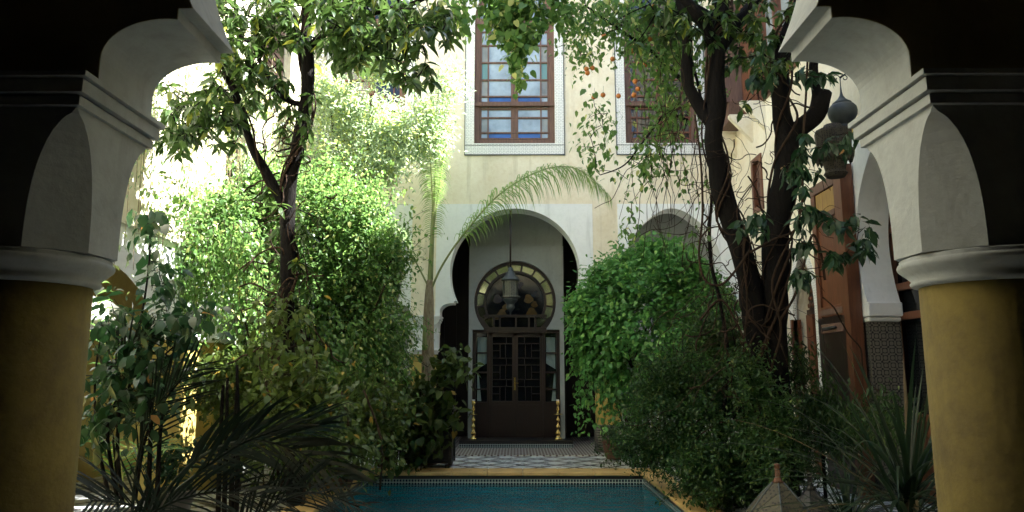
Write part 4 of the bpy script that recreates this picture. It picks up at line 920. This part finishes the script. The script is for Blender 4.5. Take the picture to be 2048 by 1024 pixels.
for u, v, Y, ru, rv, k in ((720, 75, YL-.3, 70, 40, 42), (700, 20, YL-.4, 75, 50, 48), (800, 50, YL-.6, 60, 55, 44), (820, 150, YL-.7, 28, 40, 12), (880, 40, YL-.7, 40, 35, 16), (690, 80, YL-.4, 40, 40, 20), (520, 60, YL, 80, 60, 44), (470, 130, YL-.1, 60, 50, 36), (390, 210, YL-.3, 50, 50, 30), (350, 270, YL-.4, 35, 40, 20), (530, 190, YL, 60, 60, 30), (450, 240, YL-.2, 45, 60, 22), (560, 30, YL, 60, 60, 26), (640, -20, YL-.2, 160, 30, 40), (430, -10, YL, 60, 40, 16), (620, 240, YL-.1, 25, 60, 7)):
    for _ in range(k): cen.append(tuple(pt(u+rnd.gauss(0, ru*.55), v+rnd.gauss(0, rv*.55), Y+rnd.uniform(-.55, .45))))
tw = MB(); twigs(tw, nodesL, cen, .008); tw.build('twigs', 'bark', t)
lv = LV()
for c in cen: rosette(lv, c, 8, .17, .36, (0, 0, -1), .85)
lv.build('foliage', 'l_mag', t, T_BIG)
# ---- olive-like tree behind, pale
t = thing('tree', 'pale grey-green small-leaved tree catching the sun against the facade left of the middle window', 'tree', (-2.6, 12.8, 0))
nodes = trunkset(t, [([(700, 900, 12.6), (705, 700, 12.6), (715, 520, 12.6), (725, 380, 12.5), (740, 280, 12.5), (745, 190, 12.4)], .07, .03), ([(722, 400, 12.5), (690, 330, 12.4), (665, 250, 12.3), (660, 180, 12.3)], .035, .015), ([(735, 330, 12.5), (790, 290, 12.4), (850, 270, 12.3)], .03, .012)], mat='bark2')
cen = []
for b_, k in ((blob(700, 230, 12.5, 90, 85, .9), 170), (blob(790, 270, 12.4, 85, 75, .8), 150), (blob(670, 330, 12.3, 70, 60, .8), 80), (blob(860, 250, 12.3, 60, 80, .6), 60), (blob(740, 340, 12.2, 90, 45, .6), 80), (blob(650, 180, 12.2, 40, 50, .6), 40), (blob(770, 120, 12.3, 55, 60, .4), 70), (blob(900, 170, 12.4, 30, 45, .4), 16)):
    cen += ell_pts(b_[0], b_[1], k, .1)
tw = MB(); twigs(tw, nodes, cen, .004); tw.build('twigs', 'bark2', t)
lv = LV(); cloud(lv, cen, 34, .13, .075, .42, .3); lv.build('foliage', 'l_grey', t, T_SMALL)
# ---- great climber mass on the left
t = thing('climbing_shrub', 'huge mound of climbing vine, sunlit on top and dark below, beside the left trunk', 'shrub', (-3.0, 10.5, 0))
lv = LV(); cen = []; ctr = tuple(pt(620, 640, 10.6)); GAPF[1] = -.10
for b_, k, sh in ((blob(560, 480, 10.8, 150, 90, .9), 420, .55), (blob(690, 520, 10.8, 105, 130, .9), 420, .6), (blob(700, 680, 10.6, 110, 150, .9), 420, .6), (blob(600, 640, 10.4, 110, 150, .8), 260, .6), (blob(620, 800, 10.4, 150, 120, .9), 320, .6), (blob(450, 430, 9.0, 75, 45, .35), 70, .1), (blob(370, 420, 8.1, 45, 40, .3), 16, .1), (blob(470, 510, 9.3, 35, 50, .3), 30, .1), (blob(520, 400, 10.6, 90, 40, .6), 90, .1), (blob(500, 350, 10.4, 45, 50, .4), 34, .1), (blob(645, 350, 11, 50, 60, .4), 50, .1), (blob(790, 500, 11, 40, 60, .4), 30, .1), (blob(560, 380, 10.2, 150, 60, .5), 60, .1), (blob(740, 430, 10.9, 60, 50, .5), 60, .1), (blob(760, 640, 10.4, 55, 110, .5), 150, .5), (blob(650, 410, 11, 120, 40, .7), 120, .4)):
    cen += ell_pts(b_[0], b_[1], k, sh, .05)
GAPF[1] = -9
cloud(lv, cen, 27, .14, .062, .62, .6, None, ctr)
m = MB(); sprays(lv, m, cen, ctr, 520, .7, .06, .62)
for _ in range(70):       # hanging strands
    u = rnd.uniform(355, 520); v = rnd.uniform(440, 520); Y = 8.5+rnd.uniform(-.3, .4); P = [pt(u, v, Y)]
    for i in range(rnd.randint(3, 8)): v += rnd.uniform(18, 32); u += rnd.uniform(-6, 6); P.append(pt(u, v, Y+rnd.uniform(-.03, .03)))
    P = smooth_path(P, 3); m.tube(P, .003, 4); cloud(lv, [tuple(p) for p in P], 3, .035, .06, .62, .8)
for _ in range(60):
    p = Vector(rnd.choice(cen)); q = Vector(ctr)+Vector((rnd.uniform(-.5, .5), rnd.uniform(-.3, .3), 0)); q.z = 0; m.tube(smooth_path([p, (p+q)/2+Vector((rnd.uniform(-.3, .3), 0, .3)), q], 4), .012, 5)
m.build('stem', 'bark2', t); lv.build('foliage', 'l_vine', t, T_BIG)
# ---- curtain of vine on the sunny left wall
t = thing('wall_creeper', 'thin curtain of pale hanging creeper over the sunlit left wall', 'creeper', (LX+.1, 9, 5.5))
m = MB(); lv = LV()
for _ in range(380):
    y = rnd.uniform(6.6, 13.5); z = rnd.uniform(3.9, 6.6); L_ = rnd.uniform(.3, 1.9); P = [Vector((LX+.06+rnd.uniform(0, .12), y, z))]
    for i in range(5): P.append(P[-1]+Vector((rnd.uniform(-.01, .015), rnd.uniform(-.04, .04), -L_/5)))
    m.tube(smooth_path(P, 2), .003, 4)
    if rnd.random() < .8: cloud(lv, [tuple(p) for p in P], 5, .07, .06, .35, 1.2)
for _ in range(14):
    y = rnd.uniform(6.6, 12); P = [Vector((LX+.09, y+i*.4, 5.9+.3*math.sin(y+i))) for i in range(5)]; m.tube(smooth_path(P, 3), .012, 5)
m.build('stem', 'palmbark', t); lv.build('foliage', 'l_grey', t, T_SMALL)
# ---- vine mound right
t = thing('ivy_mound', 'rounded bright green leafy mound of climber in front of the right facade arch', 'shrub', (2.25, 12.2, 0))
lv = LV(); b_ = blob(1293, 650, 12.2, 150, 165, 1.15); ctr = b_[0]
cen = ell_pts(b_[0], b_[1], 1050, .80, .55)+ell_pts(tuple(pt(1390, 690, 12)), (.75, .8, 1.3), 420, .75, .4)+ell_pts(tuple(pt(1180, 640, 12.1)), (.42, .5, .55), 150, .6)+ell_pts(tuple(pt(1325, 520, 12.2)), (.55, .5, .35), 120, .5)+ell_pts(tuple(pt(1215, 600, 12.1)), (.55, .6, .65), 160, .6)
cloud(lv, cen, 21, .085, .074, .72, .45, None, ctr)
m = MB(); sprays(lv, m, cen, ctr, 110, .28, .08, .72)
for _ in range(40):
    u = rnd.uniform(1150, 1300); v = rnd.uniform(720, 790); Y = 11.7+rnd.uniform(-.3, .5); P = [pt(u, v, Y)]
    for i in range(rnd.randint(2, 5)): v += rnd.uniform(10, 26); u += rnd.uniform(-6, 6); P.append(pt(u, v, Y))
    m.tube(smooth_path(P, 2), .003, 4); cloud(lv, [tuple(p) for p in P], 4, .05, .075, .7, .8)
for u, v in ((1325, 465), (1330, 480), (1290, 478), (1240, 520)): 
    P = smooth_path([pt(u, v+60, 12.1), pt(u+4, v+20, 12.1), pt(u-3, v-5, 12.1)], 3); m.tube(P, .004, 4); cloud(lv, [tuple(p) for p in P], 3, .05, .07, .7, .2)
for _ in range(26):
    p = Vector(rnd.choice(cen)); q = Vector((ctr[0]+rnd.uniform(-.3, .3), ctr[1], 0)); m.tube(smooth_path([p, (p+q)/2+Vector((rnd.uniform(-.3, .3), 0, .2)), q], 4), .014, 5)
m.build('stem', 'bark2', t); lv.build('foliage', 'l_ivy', t, T_HEART)
# ---- fine dark shrub in front of it
t = thing('shrub', 'dense dark fine-leaved shrub spilling over the right pool edge', 'shrub', (2.5, 8.9, 0))
lv = LV(); cen = []
for b_, k, sh in ((blob(1420, 740, 9.2, 75, 120, .6), 300, .5), (blob(1330, 830, 9.2, 75, 120, .6), 300, .5), (blob(1450, 850, 8.8, 100, 130, .7), 380, .5), (blob(1445, 640, 9.4, 35, 80, .4), 90, .3), (blob(1425, 940, 8.4, 75, 65, .5), 190, .5), (blob(1480, 740, 9.3, 60, 110, .5), 170, .5), (blob(1500, 930, 8.3, 80, 70, .5), 170, .5), (blob(1275, 890, 9.9, 45, 40, .4), 50, .4), (blob(1570, 880, 8.9, 60, 110, .5), 150, .5), (blob(1540, 860, 7.6, 60, 110, .3), 130, .3), (blob(1500, 760, 7.8, 35, 60, .25), 50, .3)):
    cen += ell_pts(b_[0], b_[1], k, sh, .08)
cloud(lv, cen, 26, .085, .048, .5, .2)
m = MB(); sprays(lv, m, cen, (2.5, 9, 1.2), 200, .45, .05, .5, .5, .4, 5)
for _ in range(70):
    p = Vector(rnd.choice(cen)); q = Vector((2.6+rnd.uniform(-.4, .4), 9+rnd.uniform(-.4, .4), 0)); P = smooth_path([q, (p+q)/2+Vector((0, 0, .25)), p, p+Vector((rnd.uniform(-.15, .15), 0, rnd.uniform(-.2, .3)))], 4); m.tube(P, lerp_list([.012, .003], len(P)), 5); cloud(lv, [tuple(x) for x in P[-6:]], 5, .04, .045, .5, .1)
m.build('stem', 'bark', t); lv.build('foliage', 'l_fine', t, T_SMALL)
# ---- feather palm by the facade
YP = 12.6
t = thing('palm_tree', 'slender feather palm with a ringed trunk and drooping fronds left of the central arch', 'palm', tuple(pt(855, 930, YP).xy)+(0,))
MB().tube(smooth_path([pt(857, 935, YP), pt(856, 800, YP), pt(856, 690, YP), pt(858, 600, YP), pt(860, 560, YP)], 6), lerp_list([.15, .12, .105, .085, .05], 25), 14, 0, .08).build('trunk', 'palmbark', t)
m = MB(); m.tube(smooth_path([pt(858, 600, YP), pt(863, 480, YP), pt(868, 380, YP)], 5), lerp_list([.05, .03, .02], 11), 8); m.tube(smooth_path([pt(850, 700, YP-.1), pt(849, 650, YP-.1)], 4), lerp_list([.05, .02], 5), 8); m.build('crown_shaft', 'rach', t)
def mkfrond(pts_, nl, L, wd, droop, spread=.75, r0=.014, start=.12, mat='l_palm'):
    m = MB(); frond(m, [pt(*p) for p in pts_], nl, L, wd, droop, spread, r0, True, start); m.build('frond', [mat, 'rach'], t)
mkfrond([(862, 580, YP), (885, 530, YP-.1), (930, 465, YP-.3), (1000, 388, YP-.5), (1085, 340, YP-.7), (1155, 338, YP-.8), (1215, 388, YP-.9)], 110, .74, .019, 2.5, .60, .022, .25)
mkfrond([(864, 560, YP), (868, 430, YP), (872, 300, YP-.1), (876, 190, YP-.2), (884, 150, YP-.3)], 80, .46, .017, 2.6, .75, .02, .22)
mkfrond([(864, 480, YP), (880, 360, YP+.1), (896, 240, YP+.2), (905, 170, YP+.3), (920, 150, YP+.5)], 70, .42, .017, 2.6, .7, .016, .2)
mkfrond([(866, 440, YP), (862, 340, YP-.2), (855, 250, YP-.5), (850, 200, YP-.8)], 60, .44, .017, 2.4, .75, .014, .15)
mkfrond([(860, 580, YP), (835, 530, YP), (812, 490, YP), (790, 450, YP+.1), (760, 430, YP+.2)], 40, .44, .016, 2.2, .75, .018, .5)
# ---- low broad shrubs, middle left
t = thing('shrub', 'low yellowing leafy shrubs at the left side of the pool below the vine mound', 'shrub', (-2.8, 8.8, 0))
lv = LV(); cen = []
for b_, k in ((blob(520, 780, 8.8, 130, 70, .7), 150), (blob(640, 850, 8.9, 120, 70, .7), 140), (blob(430, 760, 8.4, 80, 55, .6), 70), (blob(740, 820, 9.6, 80, 90, .6), 110), (blob(560, 700, 8.9, 60, 50, .5), 40), (blob(700, 900, 8.6, 80, 45, .5), 60), (blob(480, 880, 8.4, 90, 60, .5), 40), (blob(585, 760, 6.9, 70, 70, .3), 60), (blob(560, 650, 7, 30, 50, .2), 14), (blob(620, 850, 6.9, 70, 60, .3), 50)):
    cen += ell_pts(b_[0], b_[1], k, .25, .1)
m = MB(); stems = []
for u in (480, 560, 620, 690, 760):
    P = smooth_path([pt(u, 980, 8.8), pt(u+rnd.uniform(-20, 20), 880, 8.8), pt(u+rnd.uniform(-40, 40), 780, 8.8)], 4); m.tube(P, .014, 6); stems += P[2:]
twigs(m, stems, cen, .004); m.build('stem', 'bark2', t); cloud(lv, cen, 15, .13, .082, .62, .5); lv.build('foliage', 'l_yel', t, T_BIG)
t = thing('shrub', 'airy green shrub with heart-shaped leaves reaching over the black chest', 'shrub', (-2.0, 11.3, 0))
lv = LV(); cen = []
for b_, k in ((blob(850, 800, 11.5, 70, 70, .5), 70), (blob(910, 730, 11.3, 38, 35, .3), 24), (blob(800, 760, 11.5, 50, 60, .4), 40), (blob(830, 880, 11.5, 70, 40, .4), 36), (blob(790, 900, 11.2, 30, 40, .3), 16)):
    cen += ell_pts(b_[0], b_[1], k, .2, .1)
m = MB(); stems = []
for u in (790, 815, 840):
    P = smooth_path([pt(u, 960, 11.4), pt(u+8, 880, 11.4), pt(u+rnd.uniform(10, 40), 780, 11.4)], 4); m.tube(P, .012, 6); stems += P[2:]
twigs(m, stems, cen, .004); m.build('stem', 'bark2', t); cloud(lv, cen, 7, .10, .12, .72, .5); lv.build('foliage', 'l_yel', t, T_HEART)
# ---- broad-leaved shrub behind left column
YB = 4.9
t = thing('shrub', 'dark broad-leaved shrub with a few orange leaves beside the left yellow column', 'shrub', tuple(pt(230, 980, YB).xy)+(0,))
m = MB(); lv = LV(); stems = []
for P in ([(245, 1010), (235, 880), (250, 750), (285, 620), (300, 500), (295, 430)], [(235, 1000), (215, 850), (260, 770), (340, 700), (390, 650)], [(220, 1000), (195, 880), (190, 760), (205, 650)], [(270, 1000), (290, 880), (330, 800), (380, 740)]):
    P = smooth_path([pt(u, v, YB) for u, v in P], 5); m.tube(P, lerp_list([.014, .004], len(P)), 6); stems += P[4:]
cen = []
for u, v, ru, rv, k in ((300, 440, 22, 30, 9), (320, 560, 30, 60, 16), (360, 640, 50, 30, 22), (280, 660, 60, 50, 30), (230, 740, 50, 60, 40), (320, 740, 60, 50, 30), (200, 830, 40, 60, 20), (290, 820, 60, 50, 22), (220, 640, 30, 40, 10)):
    for _ in range(k): cen.append(tuple(pt(u+rnd.gauss(0, ru*.5), v+rnd.gauss(0, rv*.5), YB+rnd.uniform(-.35, .35))))
twigs(m, stems, cen, .003); m.build('stem', 'bark', t)
cloud(lv, cen, 5, .06, .092, .6, .7); lv.build('foliage', 'l_broad', t, T_BIG)
# ---- kentia palms, foreground left
t = thing('palm', 'dark kentia palm with long drooping fronds at the near left corner of the pool', 'palm', tuple(pt(400, 1090, 4.3).xy)+(0,))
def kf(pts_, nl, L, wd, droop, spread, r0=.010, start=.2, roll=.7):
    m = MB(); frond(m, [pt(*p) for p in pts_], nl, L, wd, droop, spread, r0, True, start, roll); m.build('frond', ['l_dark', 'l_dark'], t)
kf([(250, 1120, 4.3), (320, 1000, 4.2), (400, 915, 4.1), (500, 880, 4.0), (600, 905, 3.9), (690, 960, 3.8)], 22, .50, .024, .35, .62, .014, .38, 1.0)
kf([(300, 1120, 4.0), (330, 1010, 3.9), (400, 945, 3.9), (480, 890, 3.9), (560, 860, 3.9), (650, 850, 3.9)], 20, .40, .018, .25, .5, .014, .4, .5)
kf([(380, 1110, 3.7), (330, 1050, 3.6), (260, 1010, 3.5), (180, 1000, 3.4)], 22, .36, .014, .3, .7)
kf([(260, 1090, 4.8), (270, 960, 4.8), (290, 860, 4.7), (330, 790, 4.6), (390, 730, 4.5)], 18, .42, .013, .15, .5, .012, .4, .6)
kf([(240, 1090, 5.0), (230, 920, 5.0), (220, 790, 4.9), (250, 700, 4.8), (300, 670, 4.7)], 20, .40, .012, .4, .65, .010, .4)
kf([(420, 1140, 3.6), (520, 1030, 3.5), (620, 985, 3.4), (720, 1015, 3.3)], 24, .36, .012, .4, .65, .010, .1, .8)
kf([(200, 1140, 3.6), (300, 1030, 3.5), (420, 985, 3.5), (560, 1000, 3.4)], 26, .40, .013, .4, .65, .010, .2, .8)
m = MB()
for u, dv in ((300, 0), (318, 20), (440, 0), (452, -15), (466, 10), (476, -40)): m.tube(smooth_path([pt(u-6, 1090, 4.9), pt(u, 900, 4.9), pt(u+6+dv*.2, 770+dv, 4.9)], 4), lerp_list([.02, .010], 9), 8)
m.build('stem', 'bark', t)
t = thing('palm', 'small green feather palm growing low behind the left yellow column', 'palm', tuple(pt(250, 1050, 5.8).xy)+(0,))
for P in ([(250, 1010, 5.8), (240, 930, 5.8), (280, 890, 5.7), (340, 900, 5.6)], [(250, 1010, 5.8), (230, 950, 5.8), (210, 900, 5.8), (180, 880, 5.8)], [(250, 1010, 5.8), (230, 800, 5.8), (200, 640, 5.8), (190, 560, 5.8)]):
    m = MB(); frond(m, [pt(*p) for p in P], 16, .34, .016, .6, .65, .006, True, .3); m.build('frond', ['l_vine', 'rach'], t)
t = thing('strap_plant', 'single black strap leaf poking up at the bottom left corner in front of the column', 'plant', tuple(pt(40, 1150, 2.1).xy)+(0,))
m = MB(); p = pt(130, 1300, 2.1); p.z = .02
for az, el, L_, bd in ((PI*.93, 1.15, 1.20, .45), (PI*.9, 1.0, 1.0, .8), (PI*.2, 1.2, .75, .8), (PI*.75, 1.25, .9, .6)): strap(m, (p.x, p.y, 0), az, el, L_, .05, bd)
m.build('leaf', 'l_dark', t)
# ---- spiky strap-leaved plant on the right, in a pot
q = pt(1815, 1000, 4.6); sx, sy = q.x, 4.6
t = pot(sx, sy, .26, .36, 'big spiky potted plant with long arching strap leaves by the right yellow column', 'potted plant', 'pot', 'potted_plant')
m = MB(); m.tube([(sx, sy, .3), (sx+.02, sy, .78)], [.05, .04], 10, 1)
for i in range(105):
    az = rnd.uniform(0, 2*PI); el = rnd.uniform(-.1, 1.45); L_ = rnd.uniform(.8, 1.4); strap(m, (sx+rnd.uniform(-.03, .03), sy+rnd.uniform(-.03, .03), rnd.uniform(.5, .85)), az, el, L_, rnd.uniform(.020, .034), rnd.uniform(.4, 1.5) if el < 1.1 else rnd.uniform(.1, .6), 9)
m.build('leaves', ['l_strap', 'palmbark'], t)
q = pt(1680, 1000, 6.0)
t = pot(q.x+.1, 6.1, .22, .3, 'smaller grassy potted plant between the black lantern and the spiky plant', 'potted plant', 'pot', 'potted_plant')
m = MB()
for i in range(70):
    az = rnd.uniform(0, 2*PI); strap(m, (q.x+.1, 6.1, .3), az, rnd.uniform(.2, 1.4), rnd.uniform(.45, .9), .018, rnd.uniform(.5, 1.6), 7)
m.build('leaves', 'l_strap', t)
t = thing('shrub', 'thin-leaved willowy shrub in front of the carved doors on the right', 'shrub', (3.3, 8.4, 0))
lv = LV(); cen = []
for b_, k in ((blob(1640, 830, 8.2, 60, 70, .4), 110), (blob(1590, 740, 8.4, 35, 70, .4), 50), (blob(1700, 860, 7.6, 60, 50, .4), 60), (blob(1760, 840, 7.2, 60, 60, .4), 50)): cen += ell_pts(b_[0], b_[1], k, .2, .1)
m = MB(); st_ = [Vector((3.4, 8.3, z)) for z in (.1, .5, 1.0)]; m.tube([(3.4, 8.3, 0), (3.4, 8.3, 1.0)], .02, 6); twigs(m, st_, cen, .004); m.build('stem', 'bark', t)
cloud(lv, cen, 12, .09, .085, .22, .9); lv.build('foliage', 'l_fine', t, T_SMALL)
# ---- small pots
t = pot(1.74, 13.35, .20, .33, 'round terracotta pot at the foot of the yellow pillar right of the central arch')
lv = LV(); cloud(lv, ell_pts((1.74, 13.35, .5), (.22, .2, .22), 30, .1), 9, .05, .06, .6, .1); lv.build('foliage', 'l_fine', t)
for u, Y, r, lab in ((340, 7.6, .24, 'glazed dark plant pot on the left paving behind the tallest palm stems'), (680, 9.9, .2, 'terracotta plant pot in the shade below the vine mound'), (768, 12.3, .17, 'reddish terracotta pot just left of the black chest')):
    q = pt(u, 960, Y); t = pot(q.x, Y, r, r*1.5, lab, 'plant pot', 'pot' if u == 340 else 'terra')
    lv = LV(); cloud(lv, ell_pts((q.x, Y, r*1.5+.25), (.3, .3, .3), 60, .2), 9, .06, .07, .6, .2); lv.build('foliage', 'l_broad' if u == 340 else 'l_yel', t, T_BIG)

# ---- leaf litter
lv = LV(); n = 420
Pp = np.stack([rng.uniform(-4, 4.2, n), rng.uniform(4, 13.6, n), np.full(n, .012)], 1)
ins = (Pp[:, 0] > PX0-.36) & (Pp[:, 0] < PX1+.36) & (Pp[:, 1] > PY0-.4) & (Pp[:, 1] < PY1+.43); inp = (Pp[:, 0] > PX0) & (Pp[:, 0] < PX1) & (Pp[:, 1] > PY0) & (Pp[:, 1] < PY1)
Pp[ins & ~inp, 2] = .066; Pp[inp, 2] = -.108; keepm = ~inp | (rng.random(n) < .22); Pp = Pp[keepm]; n = len(Pp)
Dd = rng.normal(size=(n, 3)); Dd[:, 2] *= .08; lv.add(Pp, Dd, np.tile([0, 0, 1.], (n, 1)), rng.uniform(.04, .09, n), rng.uniform(.02, .045, n))
struct(lv.build('fallen_leaves', 'l_yel', None, T_BIG), 'stuff')
